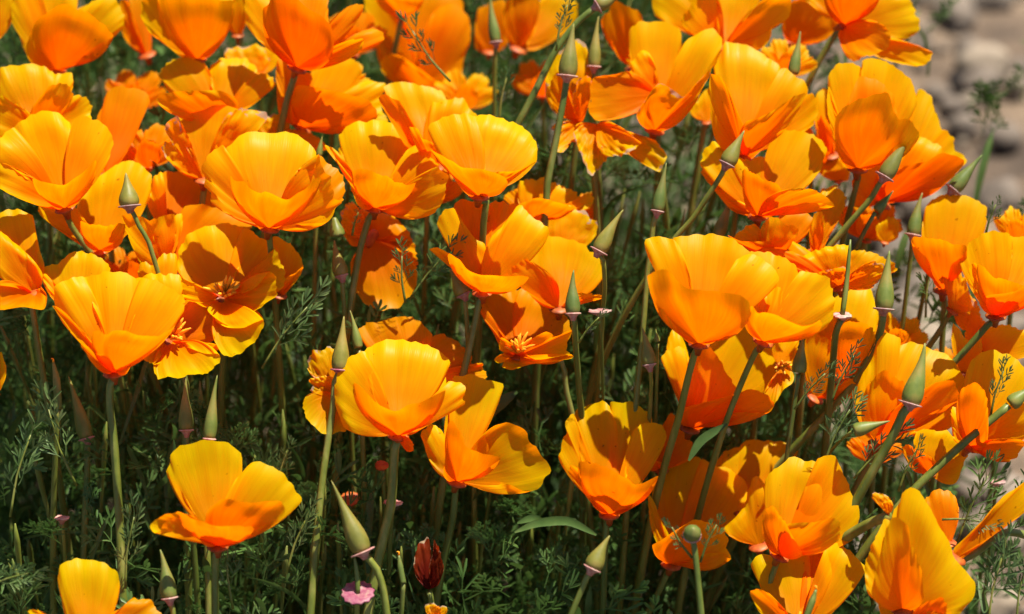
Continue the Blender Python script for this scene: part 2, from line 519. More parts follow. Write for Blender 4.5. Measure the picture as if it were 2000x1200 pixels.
flower('ruffled yellow poppy behind the smooth wide cup, dark outer petal at its left', (848,330), 245, [
 '.3 825,300 795,240 765,190 747,172 770,162 780,159 802,161 822,171 840,170 855,175 870,190 876,220 860,290',
 '.2 845,300 825,255 845,205 870,195 890,191 905,197 915,210 930,227 938,260 900,310',
 'd-.25 830,325 795,290 765,240 740,197 752,182 762,190 780,197 787,212 807,240 818,262 840,310',
 '-.4 838,328 812,285 800,250 817,252 822,270 845,280 862,312'])
flower('yellow poppy behind a long shaded drooping petal, upper left of centre', (590,250), 345, [
 '.25 595,240 600,170 612,135 640,115 680,113 705,135 702,155 688,170 650,220',
 '.2 620,243 670,185 700,163 735,160 752,165 750,187 745,205 755,230 757,238 700,242',
 'd-.05 575,249 545,222 540,165 545,110 580,130 610,150 605,190 598,240',
 'd-.5 575,250 565,225 572,190 580,167 610,170 647,177 687,187 717,197 733,213 733,233 687,246 633,250'], None)
flower('tall shaded orange poppy with rust ring and dark stem, top left of centre', (580,134), 290, [
 '.05 565,128 540,100 520,75 495,68 480,45 478,10 490,-20 520,-10 535,25 545,60 568,105',
 'd.25 590,125 580,40 560,-30 600,-40 640,-20 640,15 640,60 620,115',
 'd-.1 610,125 632,75 645,42 680,13 705,7 708,20 697,43 673,73 645,100',
 'd-.05 640,112 672,78 710,60 740,57 748,70 745,84 710,82 668,112',
 '-.35 605,130 640,98 677,80 712,77 705,95 687,113 663,122 640,130',
 'd-.6 570,132 535,90 515,50 512,15 525,8 535,-20 575,-5 600,15 625,30 645,52 652,90 640,122 600,135'], '578,142 572,160 562,190 554,225', .15, 9)
flower('orange cup with a bright folded left edge at the top of the frame', (385,118), 420, [
 '.2 385,110 365,40 370,-20 400,-40 440,-35 457,2 440,40 405,100',
 '-.2 378,117 355,113 335,97 307,73 294,65 283,50 277,35 276,5 295,-20 318,10 340,60 370,110',
 '-.5 375,116 350,85 330,55 312,15 308,-10 330,-22 400,-15 430,0 457,4 452,30 445,52 425,90 398,116'], '385,122 384,190')
flower('narrow orange poppy with a whitish ring between two larger ones at the top', (464,70), 500, [
 '-.2 457,68 443,50 447,20 457,0 470,-20 480,0 480,45 473,66'], '465,74 468,110 470,160')
flower('yellow poppy with dried pale rim tucked behind the frilly one', (490,152), 455, [
 'w.15 475,140 455,118 437,108 445,97 475,89 500,88 520,102 525,120 523,142 505,150',
 'd-.1 480,150 460,112 480,120 500,130 503,150',
 '.2 505,148 512,100 530,90 547,105 540,130'])
flower('blurred deep red-orange poppy in the gap near the top left', (287,108), 620, [
 'd.1 280,103 258,85 250,50 250,0 265,-25 290,-10 296,40 296,95', 'd-.3 278,106 245,78 233,40 235,0 250,5 262,50 280,95'])
flower('blurred yellow-orange poppy hanging into the top edge above the thick green stems', (785,33), 600, [
 '.15 775,25 755,-5 745,-45 800,-55 840,-30 825,0 800,24',
 '-.5 775,31 750,17 728,-8 735,-30 765,-10 800,-5 830,-5 815,12 798,30'], '783,40 775,80 757,160 750,240', .3, 8)
flower('large blurred red-orange poppy behind the upper stems', (818,172), 700, [
 'd.1 800,150 785,60 800,0 840,-20 890,-10 905,10 890,70 845,140',
 '-.1 795,165 760,150 740,120 733,80 718,50 712,0 735,-20 775,10 800,70 815,140',
 'd-.1 845,172 830,130 825,80 850,20 890,8 918,40 918,80 905,120 900,160 880,178',
 '-.45 800,171 770,160 748,140 742,115 775,108 812,130 850,158 858,170'])
flower('blurred red-orange poppy behind the pale green pod at the top', (955,102), 730, [
 'd-.1 945,100 928,95 928,50 935,20 960,5 985,0 1000,30 992,85 970,102'])
flower('blurred orange poppy left of the feathery sprig at the top', (1012,96), 660, [
 'd-.2 1000,92 985,60 983,20 1000,-10 1040,-15 1055,10 1042,60 1022,92', '.2 1030,90 1045,60 1052,20 1060,-5 1095,-20 1125,10 1125,45 1090,75 1055,95'])
flower('blurred orange poppy right of the tall brown pod at the top', (1238,135), 520, [
 'd-.35 1225,115 1205,100 1187,65 1173,40 1185,25 1200,8 1225,12 1240,18 1253,30 1252,50 1245,90 1245,130'])
flower('large yellow-orange poppy cut by the top edge, right of centre', (1415,92), 430, [
 '.25 1400,85 1360,62 1320,50 1280,32 1276,0 1300,-30 1350,-25 1365,20 1385,60',
 '-.15 1400,88 1360,70 1332,45 1348,10 1365,-20 1398,-20 1400,30 1402,70',
 '.2 1412,80 1397,50 1395,0 1410,-30 1480,-30 1485,0 1460,35 1430,75',
 '-.35 1420,90 1432,65 1450,45 1475,15 1500,-5 1540,-5 1545,20 1535,38 1510,52 1505,75 1490,92 1450,94'], '1405,105 1395,150')
flower('orange shaded poppy hanging at the top beside the light green pod', (1545,84), 520, [
 'd-.3 1535,80 1527,55 1533,20 1560,-5 1600,10 1640,42 1628,65 1607,80 1570,84'], '1543,88 1535,105 1505,150', .3, 8)
flower('bright yellow poppy at the top right against the bare soil, petals pointing right', (1648,50), 420, [
 '.1 1640,46 1600,22 1572,0 1570,-25 1610,-30 1630,15',
 '.1 1655,46 1670,33 1690,15 1715,-15 1760,-25 1777,5 1790,30 1797,50 1793,67 1750,80 1725,68 1690,56',
 '-.2 1665,62 1705,72 1753,80 1787,87 1823,103 1820,113 1800,130 1750,123 1710,110 1675,85',
 'd-.5 1640,48 1625,30 1612,5 1615,-30 1690,-40 1720,-10 1690,20 1662,42',
 'd-.55 1642,55 1667,43 1700,43 1730,52 1740,77 1727,100 1693,110 1667,121 1650,103 1638,75'], '1640,58 1625,78 1600,120 1575,170', .3, 9)
# upper middle, right half
flower('withering orange poppy curled round the brown pod, right of centre top', (1133,240), 320, [
 'w.1 1118,232 1093,222 1077,213 1065,185 1068,150 1078,115 1100,100 1115,85 1128,79 1145,95 1155,120 1158,165 1142,220',
 'd-.2 1115,235 1085,215 1075,180 1080,150 1100,140 1108,180 1125,225',
 'w-.25 1130,238 1118,200 1125,165 1142,148 1158,160 1150,200 1140,235',
 'w-.3 1125,242 1090,240 1073,250 1088,262 1078,285 1097,302 1112,280 1137,275 1136,250'], '1130,250 1120,330', calyx=False)
flower('yellow withered petals with cream crinkled tips hanging in mid air', (1165,243), 285, [
 'w-.2 1158,244 1128,242 1120,262 1133,300 1150,337 1163,337 1185,313 1182,290 1175,258',
 'w-.4 1170,242 1182,240 1200,242 1220,253 1237,267 1253,283 1233,297 1200,308 1183,307 1172,270',
 'w-.2 1185,248 1237,262 1267,270 1287,280 1302,307 1290,333 1267,327 1240,303 1215,275'], '1165,250 1160,330 1165,420', calyx=False)
flower('shaded orange poppy with a curled lobe, right of the withering one', (1288,186), 300, [
 'd-.2 1280,202 1240,221 1200,234 1165,236 1153,228 1152,165 1165,150 1200,146 1227,139 1240,158 1272,170',
 '-.05 1262,180 1238,175 1225,163 1230,133 1247,103 1263,100 1276,117 1275,145 1280,172'], None, calyx=False)
flower('yellow poppy with ruffled back petals and a folded shaded front, upper right of centre', (1278,256), 300, [
 '.25 1272,235 1250,160 1232,110 1228,65 1245,43 1265,42 1287,43 1313,50 1332,62 1325,120 1300,190 1285,240',
 '-.05 1292,240 1305,170 1325,105 1345,75 1383,57 1405,67 1410,87 1400,120 1377,147 1345,190 1310,235',
 'w-.55 1268,254 1253,240 1243,225 1257,200 1287,163 1320,180 1335,190 1360,163 1388,135 1382,155 1355,207 1333,233 1300,252'], '1280,262 1290,330', .5)
flower('small yellow patch of a poppy seen between two big ones', (1380,240), 430, [
 '.1 1372,232 1347,220 1362,195 1383,173 1390,200 1388,235'], '1375,245 1365,330 1350,420')
flower('large yellow poppy with two orange front petals crossing, right of centre', (1452,306), 250, [
 '.25 1440,290 1420,200 1395,137 1405,110 1417,80 1440,82 1463,90 1477,95 1513,123 1523,137 1520,157 1500,185 1470,240 1455,290',
 '.1 1463,280 1490,200 1520,142 1540,140 1567,157 1581,178 1573,190 1547,210 1510,240 1480,280',
 '.0 1470,300 1520,250 1560,200 1573,185 1587,183 1594,195 1596,220 1587,247 1560,256 1520,275',
 '-.5 1440,300 1413,287 1395,267 1388,227 1383,173 1388,145 1407,150 1423,177 1437,210 1453,247 1470,272 1460,298',
 '-.5 1448,305 1452,280 1455,240 1483,230 1520,210 1553,187 1575,183 1557,220 1540,247 1520,259 1500,280 1473,307'], '1452,312 1445,360', .5)
flower('yellow poppy with one big round petal and a flat orange lip, below the crossing one', (1480,424), 180, [
 '.1 1460,400 1413,377 1407,353 1370,327 1372,307 1377,287 1395,275 1413,293 1450,310 1462,340 1475,400',
 '.15 1472,400 1452,340 1452,312 1475,308 1493,307 1498,345 1490,400',
 '.2 1495,400 1492,350 1500,293 1507,273 1520,257 1540,253 1573,257 1600,273 1613,290 1613,307 1603,333 1570,367 1530,390',
 'd.25 1465,420 1430,412 1400,378 1370,338 1385,330 1430,360',
 '-.4 1468,420 1455,395 1450,353 1453,330 1473,340 1513,360 1530,374 1500,390 1487,420',
 '-.6 1478,423 1500,390 1527,373 1560,368 1593,373 1617,387 1632,404 1603,397 1553,397 1533,412 1505,424'], '1475,430 1460,470', .4)
flower('low wide orange cup with one lit petal above the tall smooth cup', (1506,500), 190, [
 'd.15 1505,490 1512,440 1530,415 1545,410 1560,410 1578,416 1588,429 1584,446 1571,463 1540,480',
 '-.2 1500,488 1482,470 1487,444 1497,429 1510,423 1523,427 1534,437 1552,442 1562,448 1552,463 1525,485',
 '-.25 1495,493 1460,480 1435,466 1454,448 1468,438 1478,440 1490,470',
 'd-.6 1495,497 1465,489 1435,470 1421,459 1443,470 1465,472 1508,471 1549,469 1530,483 1515,496'], '1506,505 1500,560')
flower('crumpled yellow poppy standing upright with a pale wilted tip', (1592,497), 215, [
 'w.1 1588,490 1592,440 1605,400 1603,372 1622,362 1640,365 1652,380 1652,397 1645,415 1630,440 1608,488',
 '-.2 1584,492 1580,455 1590,420 1603,412 1612,440 1602,492'], '1590,503 1585,560')
flower('flat opened yellow poppy with crumpled cream centre, right of the smooth cup', (1640,560), 150, [
 '-.05 1620,548 1575,535 1560,515 1569,500 1595,489 1627,481 1653,476 1659,492 1652,535',
 '.0 1650,545 1662,520 1664,490 1699,492 1729,505 1747,513 1749,530 1735,530 1690,530',
 'w-.3 1655,560 1670,530 1692,513 1712,511 1726,518 1720,545 1703,562 1680,565',
 'w-.2 1632,562 1605,560 1595,535 1625,525 1652,520 1652,555',
 '.15 1615,545 1570,510 1535,484 1537,473 1552,474 1590,497 1630,535',
 'd-.1 1610,556 1560,535 1500,500 1465,494 1485,482 1550,492 1600,520'])
flower('orange poppy behind the white-collared thin pod', (1640,742), 175, [
 '.25 1632,720 1618,650 1625,590 1665,565 1692,560 1707,575 1715,602 1712,640 1690,690 1655,725',
 '.05 1628,735 1590,670 1560,640 1590,605 1622,600 1640,660',
 '-.4 1634,740 1625,700 1627,660 1645,635 1670,627 1702,640 1710,665 1697,692 1665,728'])
flower('orange shaded petal behind the dark pointed bud, right of centre', (1592,778), 190, [
 '-.15 1575,765 1572,710 1573,656 1595,653 1619,664 1640,685 1655,720 1652,750 1625,770',
 '-.3 1605,775 1640,757 1660,738 1675,755 1680,773 1655,774'])
# right cluster
flower('tall smooth yellow-orange cup on a clean green stem, right of centre', (1365,673), -40, [
 '.05 1350,650 1330,580 1300,540 1277,522 1267,505 1259,480 1267,467 1290,461 1312,467 1327,482 1336,502 1343,540 1355,620',
 '.3 1355,640 1342,560 1333,505 1315,467 1332,460 1365,457 1400,459 1425,463 1445,477 1463,492 1462,520 1440,560 1400,630',
 '.05 1385,650 1415,580 1428,525 1440,505 1457,499 1480,500 1500,515 1515,530 1521,545 1515,560 1490,569 1450,590 1410,640',
 '-.65 1352,671 1337,662 1322,640 1302,615 1277,580 1270,557 1263,537 1290,527 1305,528 1322,547 1340,560 1365,567 1395,569 1425,574 1452,579 1465,598 1467,615 1460,625 1450,627 1425,641 1400,662 1380,671'], '1360,680 1355,700 1345,735 1325,820 1300,905', .62, 9)
flower('yellow cup with wavy front lip leaning against the tall smooth cup', (1490,668), -5, [
 '.2 1485,640 1488,570 1480,520 1462,494 1500,492 1522,500 1547,512 1558,530 1557,550 1530,600 1500,650',
 '.05 1500,650 1530,600 1548,555 1562,531 1582,531 1607,537 1622,545 1622,560 1628,580 1630,600 1622,630 1602,648 1550,655',
 '.05 1488,655 1475,625 1467,597 1490,575 1522,560 1530,600 1510,640',
 '-.6 1480,664 1465,645 1453,625 1462,605 1469,597 1480,612 1492,610 1515,615 1537,626 1565,637 1585,635 1602,625 1606,635 1598,648 1557,658 1515,668'], '1483,676 1470,700 1450,745 1420,820 1391,910', .5, 8)
flower('wide orange cup under the tall smooth cup, crossed by its stem', (1347,838), 160, [
 '.25 1370,800 1368,740 1370,683 1395,664 1450,627 1477,660 1507,680 1522,715 1520,735 1500,760 1450,785 1390,815',
 '.15 1335,800 1310,720 1302,680 1315,640 1335,665 1350,720 1350,800',
 '0 1338,815 1325,770 1310,740 1293,707 1292,698 1307,683 1328,677 1338,690 1340,750',
 'd-.15 1340,820 1335,797 1340,730 1350,690 1368,685 1384,677 1400,696 1419,728 1440,762 1430,785 1380,815',
 'd-.45 1340,837 1331,828 1331,812 1337,797 1373,787 1437,770 1467,760 1493,770 1510,790 1500,806 1435,806 1408,819 1368,838'])
flower('yellow petals round a red-orange centre beside the dark pointed bud', (1524,718), 170, [
 '.1 1515,700 1507,680 1520,664 1558,656 1557,690 1545,722',
 '-.3 1530,726 1550,730 1548,748 1530,762 1515,787 1498,806 1490,775 1510,745'], stamens=12)
flower('yellow cup leaning right with an orange lip, top right of the pale pink pod row', (1675,331), 240, [
 '.1 1662,320 1640,280 1625,230 1617,190 1617,155 1620,143 1637,127 1667,124 1688,140 1697,165 1692,230 1680,300',
 '.1 1690,318 1695,240 1690,170 1685,116 1720,117 1747,129 1773,151 1787,172 1790,201 1776,225 1760,250 1730,290',
 'd-.05 1668,325 1650,250 1658,195 1680,150 1720,160 1745,190 1752,240 1720,300',
 '-.55 1663,330 1648,321 1640,308 1632,270 1632,235 1655,200 1690,190 1735,183 1752,228 1771,233 1787,249 1796,268 1773,277 1747,286 1720,315 1690,330',
 '-.3 1660,328 1642,315 1630,280 1618,230 1615,190 1620,170 1630,225 1642,290'], '1680,338 1676,350 1668,380', .4)
flower('large poppy behind the leaning cup, its scalloped yellow rim reaching the bare soil', (1722,398), 320, [
 '.25 1735,370 1760,300 1780,240 1790,205 1792,175 1808,177 1821,193 1825,215 1837,241 1841,270 1830,300 1780,360',
 '.1 1760,380 1810,320 1835,275 1840,252 1853,255 1864,271 1867,292 1889,313 1878,325 1840,350 1800,375',
 '-.1 1735,380 1745,330 1775,290 1797,266 1840,288 1830,312 1787,345',
 'd-.4 1712,394 1708,350 1747,330 1810,315 1843,298 1882,318 1862,345 1835,367 1795,372 1760,388',
 'd-.25 1705,400 1665,402 1668,350 1695,325 1725,315 1738,335 1725,385'], '1722,405 1700,450', .4)
flower('shaded poppy with yellow rim tucked left of the leaning cup', (1622,305), 380, [
 '.1 1615,295 1595,260 1588,215 1593,185 1610,175 1625,180 1634,230 1632,290', 'd-.2 1620,304 1600,280 1595,245 1605,225 1622,250 1630,300'])
flower('small yellow poppy below the leaning cup, behind the two short stems', (1638,355), 370, [
 '.05 1625,350 1600,338 1603,310 1617,303 1640,308 1660,330 1658,352'])
flower('small blurred yellow poppy between the thin pod and the green pod on the right', (1728,474), 300, [
 '-.1 1712,468 1712,440 1735,425 1753,430 1755,462 1742,472'])
flower('ribbed orange and yellow cup at the right against the soil', (1842,568), 215, [
 '.2 1835,540 1808,480 1800,450 1807,407 1828,388 1846,379 1881,381 1905,390 1926,404 1928,430 1921,455 1890,500 1855,545',
 '-.5 1832,565 1820,540 1816,514 1802,495 1785,480 1780,468 1797,462 1828,468 1860,474 1888,482 1872,507 1857,520 1852,562'], '1845,575 1842,640')
flower('small half-open yellow poppy with a pink collar left of the right-edge cup', (1860,608), 185, [
 'w-.1 1852,604 1850,570 1845,540 1842,522 1858,514 1872,518 1885,545 1895,575 1905,600 1885,612',
 'd.1 1870,605 1880,580 1905,585 1918,620 1912,650 1880,645'], '1855,612 1840,640 1800,700', .3)
flower('cup of overlapping yellow petals with orange front at the right edge', (1945,618), 90, [
 '.15 1930,600 1898,565 1880,530 1872,509 1886,484 1909,460 1935,452 1960,453 1977,463 1965,500 1950,560',
 '.25 1950,595 1937,540 1935,500 1951,475 1977,463 2010,465 2040,490 2040,540 2000,575',
 '-.25 1930,612 1905,578 1891,540 1893,520 1903,511 1912,530 1920,590',
 '-.45 1938,616 1912,590 1908,521 1920,521 1940,540 1970,549 2010,565 1990,590 1955,612',
 'd-.6 1938,617 1930,600 1927,578 1970,572 2020,555 2030,580 2000,597 1970,614 1950,619'], '1938,626 1915,652 1870,702 1790,782 1735,840 1700,900', .3, 9)
flower('large bright poppy with several shaded front petals behind the big grey-green pod', (1715,870), 65, [
 '.1 1700,850 1680,817 1668,793 1677,747 1703,700 1720,655 1738,655 1758,660 1756,690 1740,730 1720,800',
 '.25 1725,845 1738,740 1742,705 1753,677 1777,670 1807,675 1827,687 1847,693 1860,697 1870,717 1888,750 1876,785 1840,815 1780,845',
 '-.2 1708,860 1682,818 1690,760 1727,723 1747,740 1767,747 1765,800 1740,845',
 'd-.5 1712,868 1707,855 1720,837 1753,793 1793,767 1833,747 1860,745 1873,765 1876,780 1850,792 1800,817 1773,840 1735,866'], None)
flower('orange poppy low between the two diagonal stems on the right', (1815,848), 150, [
 '-.1 1800,846 1775,838 1785,815 1820,795 1862,788 1868,825 1845,842'])
flower('yellow poppy with an orange shell-shaped front petal at the right edge', (1892,872), 45, [
 '.25 1905,850 1890,790 1885,745 1893,710 1907,693 1937,685 1963,690 1987,703 2005,725 2015,775 1975,815 1930,850',
 '-.05 1885,868 1862,858 1858,800 1872,800 1888,845',
 '-.2 1910,868 1930,825 1955,800 2000,785 2030,830 2000,858 1950,868',
 'd-.45 1905,872 1950,858 1997,860 1992,883 1970,903 1947,890 1920,880',
 '-.55 1890,871 1880,850 1873,825 1872,773 1887,753 1907,748 1921,762 1929,793 1930,850 1921,885 1900,884'])
flower('yellow drooping poppy under the diagonal stem on the right', (1815,925), 75, [
 '0 1812,905 1785,870 1790,845 1800,841 1847,842 1867,853 1893,867 1888,893 1870,940 1853,947 1830,935',
 'd-.4 1805,924 1777,912 1763,880 1770,868 1795,880 1827,900 1822,920'])
flower('small yellow poppy touching the right edge above the shell-shaped one', (1925,695), 175, [
 '-.05 1922,688 1915,665 1920,645 1950,635 1980,640 2015,650 2020,690 1980,702 1945,700', 'd.1 1915,690 1890,680 1885,640 1905,615 1930,640 1930,680'])
flower('narrow orange poppy petal behind the diagonal stem, right side', (1880,730), 150, [
 '0 1872,722 1858,670 1862,632 1877,650 1890,665 1905,655 1918,665 1915,700 1900,740'])
# lower right
flower('deep cup with a glowing left edge and shaded back, bottom right of centre', (1190,1006), 90, [
 '.3 1170,980 1138,930 1123,890 1122,808 1138,796 1162,787 1179,785 1194,793 1204,808 1206,840 1200,920 1195,980',
 '.3 1200,975 1200,900 1205,830 1192,787 1211,785 1237,787 1261,802 1273,820 1268,860 1235,940',
 '-.05 1160,990 1125,940 1100,913 1092,895 1095,872 1107,846 1104,828 1122,808 1125,870 1145,930 1170,980',
 '.1 1215,980 1226,925 1229,870 1237,843 1261,829 1285,825 1300,846 1299,866 1287,890 1255,940',
 '-.65 1178,1005 1165,990 1150,965 1138,942 1130,903 1165,905 1176,913 1202,922 1226,936 1243,948 1288,929 1267,955 1243,979 1226,994 1203,1007',
 '-.35 1172,1002 1157,980 1138,955 1112,925 1113,912 1128,915 1150,955 1175,992'], '1185,1012 1183,1040 1180,1120')
flower('dark orange poppy half hidden behind the deep cup and the stem', (1290,918), 210, [
 'd.1 1278,910 1275,885 1295,830 1310,808 1330,825 1350,862 1357,887 1325,905', 'd-.2 1282,917 1262,918 1275,900 1298,905'])
flower('broad shaded orange poppy behind the small round bud, bottom right of centre', (1310,1104), 170, [
 '.28 1310,1075 1285,1010 1274,957 1290,928 1313,904 1328,898 1348,894 1372,898 1385,930 1350,1000 1330,1070',
 '.25 1325,1080 1340,1010 1358,940 1369,898 1390,907 1424,916 1450,933 1460,951 1457,980 1436,1014 1400,1045',
 '-.1 1300,1095 1280,1055 1270,1024 1266,985 1267,967 1277,978 1290,1012 1312,1055',
 '-.5 1302,1103 1284,1080 1273,1066 1296,1053 1319,1036 1354,1018 1389,1018 1410,1032 1420,1050 1421,1079 1426,1093 1407,1080 1372,1083 1342,1095 1320,1104'], '1308,1110 1290,1150 1265,1200', .4)
flower('shaded scalloped poppy petal dappled with sun above the bright round one', (1452,1003), 215, [
 '.2 1440,980 1415,935 1398,909 1410,888 1440,870 1470,861 1500,860 1530,863 1551,876 1557,891 1542,905 1505,940 1475,985'])
flower('orange poppy with small sunlit slivers between the two round ones', (1482,1068), 155, [
 '-.05 1470,1060 1440,1047 1412,1035 1437,1010 1455,985 1462,955 1475,930 1494,945 1502,990 1497,1045'])
flower('bright round yellow-orange poppy at the lower right with shaded lower lip', (1522,1086), -20, [
 '.2 1520,1060 1500,1000 1494,942 1509,921 1536,900 1551,891 1572,900 1590,903 1620,918 1640,940 1652,965 1640,1000 1590,1045',
 '.0 1560,1070 1610,1030 1640,975 1620,925 1592,903 1623,887 1641,909 1653,930 1662,960 1674,981 1679,1008 1672,1038 1665,1055 1620,1066',
 '-.55 1540,1082 1530,1060 1535,1025 1590,1020 1626,1012 1641,1022 1633,1060 1596,1063 1566,1076',
 '-.5 1513,1085 1500,1068 1490,1035 1492,1000 1509,990 1530,1015 1548,1047 1568,1085 1545,1084'], '1520,1092 1500,1150')
flower('open orange cup at the bottom right with a bare pod in front of it', (1560,1238), -40, [
 '.25 1545,1215 1495,1175 1480,1130 1468,1108 1473,1090 1488,1083 1518,1081 1560,1080 1580,1086 1578,1130 1560,1200',
 'd.25 1555,1215 1560,1160 1578,1110 1577,1080 1614,1060 1622,1080 1632,1107 1626,1136 1605,1175 1575,1215',
 '.0 1572,1225 1605,1170 1628,1135 1630,1095 1614,1062 1641,1062 1665,1080 1680,1095 1689,1116 1674,1143 1650,1170 1620,1200 1595,1230',
 '-.4 1548,1235 1500,1215 1480,1190 1467,1164 1473,1152 1500,1158 1521,1179 1536,1200 1558,1228'])
flower('tall folded orange cup with glossy ridges at the bottom right', (1762,1192), -150, [
 '-.05 1738,1160 1738,1050 1745,1000 1760,977 1762,962 1777,954 1795,955 1802,972 1820,1007 1835,1030 1855,1057 1862,1087 1890,1120 1906,1140 1902,1167 1885,1187 1870,1202 1835,1185 1800,1190',
 '.1 1735,1180 1700,1165 1692,1150 1689,1120 1692,1092 1710,1047 1730,1015 1742,1030 1745,1100',
 '-.42 1740,1188 1712,1176 1702,1157 1712,1112 1722,1075 1730,1040 1740,1012 1757,1014 1775,1030 1777,1055 1795,1100 1803,1130 1804,1172 1785,1188'], '1762,1196 1765,1240', .3, 10)
flower('thick stem ending in one small curled withered petal, above the folded cup', (1736,1006), -110, [
 'w.05 1736,1001 1718,987 1702,972 1705,963 1720,963 1735,970 1742,982', 'w-.1 1738,1001 1722,992 1730,975 1741,978 1745,990'], '1732,1010 1700,1022 1650,1052 1610,1085', .9, 13, calyx=False)
flower('yellow-orange poppy just entering the bottom edge under the tall folded cup', (1760,1245), -135, [
 '.0 1745,1232 1722,1200 1716,1178 1760,1185 1800,1190 1842,1172 1848,1205 1800,1238', 'd-.2 1765,1242 1790,1190 1840,1168 1850,1200 1820,1235'])
flower('small shaded orange poppy behind the folded leaf, bottom right', (1852,1062), -40, [
 'd.1 1842,1045 1815,1012 1800,990 1810,970 1835,955 1855,960 1870,980 1873,1002 1862,1050'])
flower('long shaded orange petal with a sunlit tip at the right edge, bottom', (1868,1090), -80, [
 '-.1 1865,1082 1862,1072 1885,1050 1910,1025 1935,1002 1957,972 1987,952 2015,935 2030,975 1985,1010 1922,1060 1882,1090'], '1872,1096 1905,1080 1960,1040', .0, 10)
# left of centre
flower('yellow petal beside a wide shaded orange one below the largest cup', (325,526), 195, [
 '.0 318,512 306,500 294,476 294,462 308,440 339,425 356,417 357,440 348,470 332,508',
 'd.2 335,515 345,475 356,418 362,403 399,403 438,408 489,431 489,448 440,455 390,470 350,508',
 '-.15 312,522 292,516 274,513 255,475 243,440 243,420 290,428 340,418 320,440 300,455 300,490'], None)
flower('orange poppy with one sunlit side above the wide shaded petal', (328,452), 265, [
 'd.25 325,430 316,390 315,345 333,333 360,337 393,357 413,385 422,410 390,430 350,445',
 '.0 315,445 292,410 286,390 290,370 300,352 317,335 322,380 325,430'])
flower('open flower showing its stamens, left of centre, half in shade', (435,584), 95, [
 '.28 420,572 385,560 355,543 342,522 348,505 350,485 362,465 387,448 438,437 472,445 478,460 474,493 460,530 445,575',
 '.25 440,575 455,540 470,500 476,475 473,445 495,454 518,468 535,482 541,505 538,530 505,560 465,578',
 '.0 470,580 510,555 530,510 536,484 546,505 558,540 552,562 530,580',
 '-.35 420,588 400,600 380,590 358,580 357,547 385,558 425,578',
 '-.4 425,590 405,605 421,622 444,635 472,635 512,621 495,612 460,600',
 '-.4 445,588 475,573 500,561 523,533 535,533 541,550 537,578 512,598 490,615 467,626 447,618 440,600',
 '-.6 430,592 420,625 444,640 475,640 512,624 512,637 495,668 458,695 433,690 420,665 422,620'], '440,600 436,700 430,800', .6, 8, stamens=20)
flower('orange poppy peeking out right of the open flower with stamens', (545,577), 155, [
 '.1 542,568 548,530 540,500 530,475 538,465 550,465 568,479 586,499 594,519 580,545 560,572',
 '-.2 546,576 560,543 577,533 594,519 582,545 558,574'])
flower('open flower with stamens and yellow lower petals at left', (333,665), 50, [
 '.2 325,655 300,600 262,546 300,537 347,536 358,552 359,590 345,650',
 'd.05 342,655 355,628 357,592 370,587 397,595 422,617 430,635 427,657 405,671 360,675',
 '-.35 322,668 290,680 272,695 290,708 312,712 340,690',
 '-.2 345,672 380,678 400,690 412,670 427,680 415,693 370,692',
 '-.5 328,672 312,700 300,713 308,740 330,735 352,740 375,732 405,730 430,703 427,692 397,690 370,680 345,672'], '362,742 362,800', .1, stamens=15)
flower('crumpled small yellow poppy above the open flower with yellow lower petals', (318,592), 110, [
 '.15 305,580 275,555 268,540 270,523 280,513 300,520 312,500 325,495 346,500 345,545 332,585'])
flower('big scalloped yellow cup at left with shaded front petal and dark red base', (222,730), -45, [
 '.1 205,715 170,665 130,640 112,612 107,590 107,565 120,555 145,543 168,545 180,590 200,660',
 '.3 210,700 180,610 160,543 180,538 197,538 198,531 225,529 245,533 260,543 275,560 279,575 272,600 245,690',
 '.15 235,700 260,630 274,580 273,545 300,548 335,560 357,582 360,605 347,628 330,655 280,690',
 '-.2 210,725 175,692 140,650 115,615 103,598 120,605 155,640 185,672 205,700',
 '-.45 212,730 188,718 170,695 158,672 178,680 190,692 210,697 225,717 255,712 248,730',
 '-.65 215,728 198,703 183,675 180,650 195,646 207,655 222,646 247,647 267,655 285,656 310,656 340,640 315,668 290,690 255,712 232,728'], '216,742 214,790 222,860 232,1000 240,1165', .1, 10)
flower('yellow ribbed poppy behind the big scalloped cup at left', (150,622), 60, [
 '.15 135,610 100,572 86,555 83,530 92,520 110,515 125,502 145,495 167,493 190,500 210,510 215,527 205,560 175,610',
 '-.1 130,612 92,565 84,535 100,545 125,580'])
flower('orange poppy with a glossy yellow petal at the left edge', (65,572), 70, [
 '.2 70,545 50,500 15,460 -10,440 -5,420 15,410 40,410 63,422 70,450 78,490 87,520 82,555',
 '-.1 60,560 30,548 0,542 -20,500 -10,450 30,475 67,510 84,538 78,562',
 'd-.5 60,575 30,562 0,558 -20,555 -15,600 0,606 45,600 85,605 92,578 80,560'], '60,580 75,680 95,800')
flower('sliver of an orange poppy at the left edge in the middle', (-12,770), 20, [ '0 -15,760 -12,700 0,690 10,705 12,735 2,760'])
flower('poppy with deep rust base and one upright yellow petal, bottom left', (425,1068), -150, [
 '.25 415,1045 385,1010 360,967 347,943 327,927 327,917 333,903 330,890 340,880 360,870 387,861 417,860 447,867 467,883 474,900 467,930 450,975 430,1040',
 '.05 435,1050 430,1000 455,945 480,915 500,903 520,903 550,920 573,953 583,963 587,980 573,998 540,1020 470,1052',
 '-.3 400,1045 380,1025 350,1012 333,1015 317,1030 303,1042 293,1030 300,1017 320,1008 347,1001 373,1007 410,1030',
 '-.45 425,1062 408,1020 405,1000 430,978 457,976 500,983 530,980 548,983 552,1010 520,1024 480,1045 445,1064',
 '-.5 413,1066 395,1060 385,1047 367,1022 347,1003 383,1015 423,1028 467,1027 497,1032 460,1057 440,1068'], '421,1078 420,1130 420,1200', .2, 9)
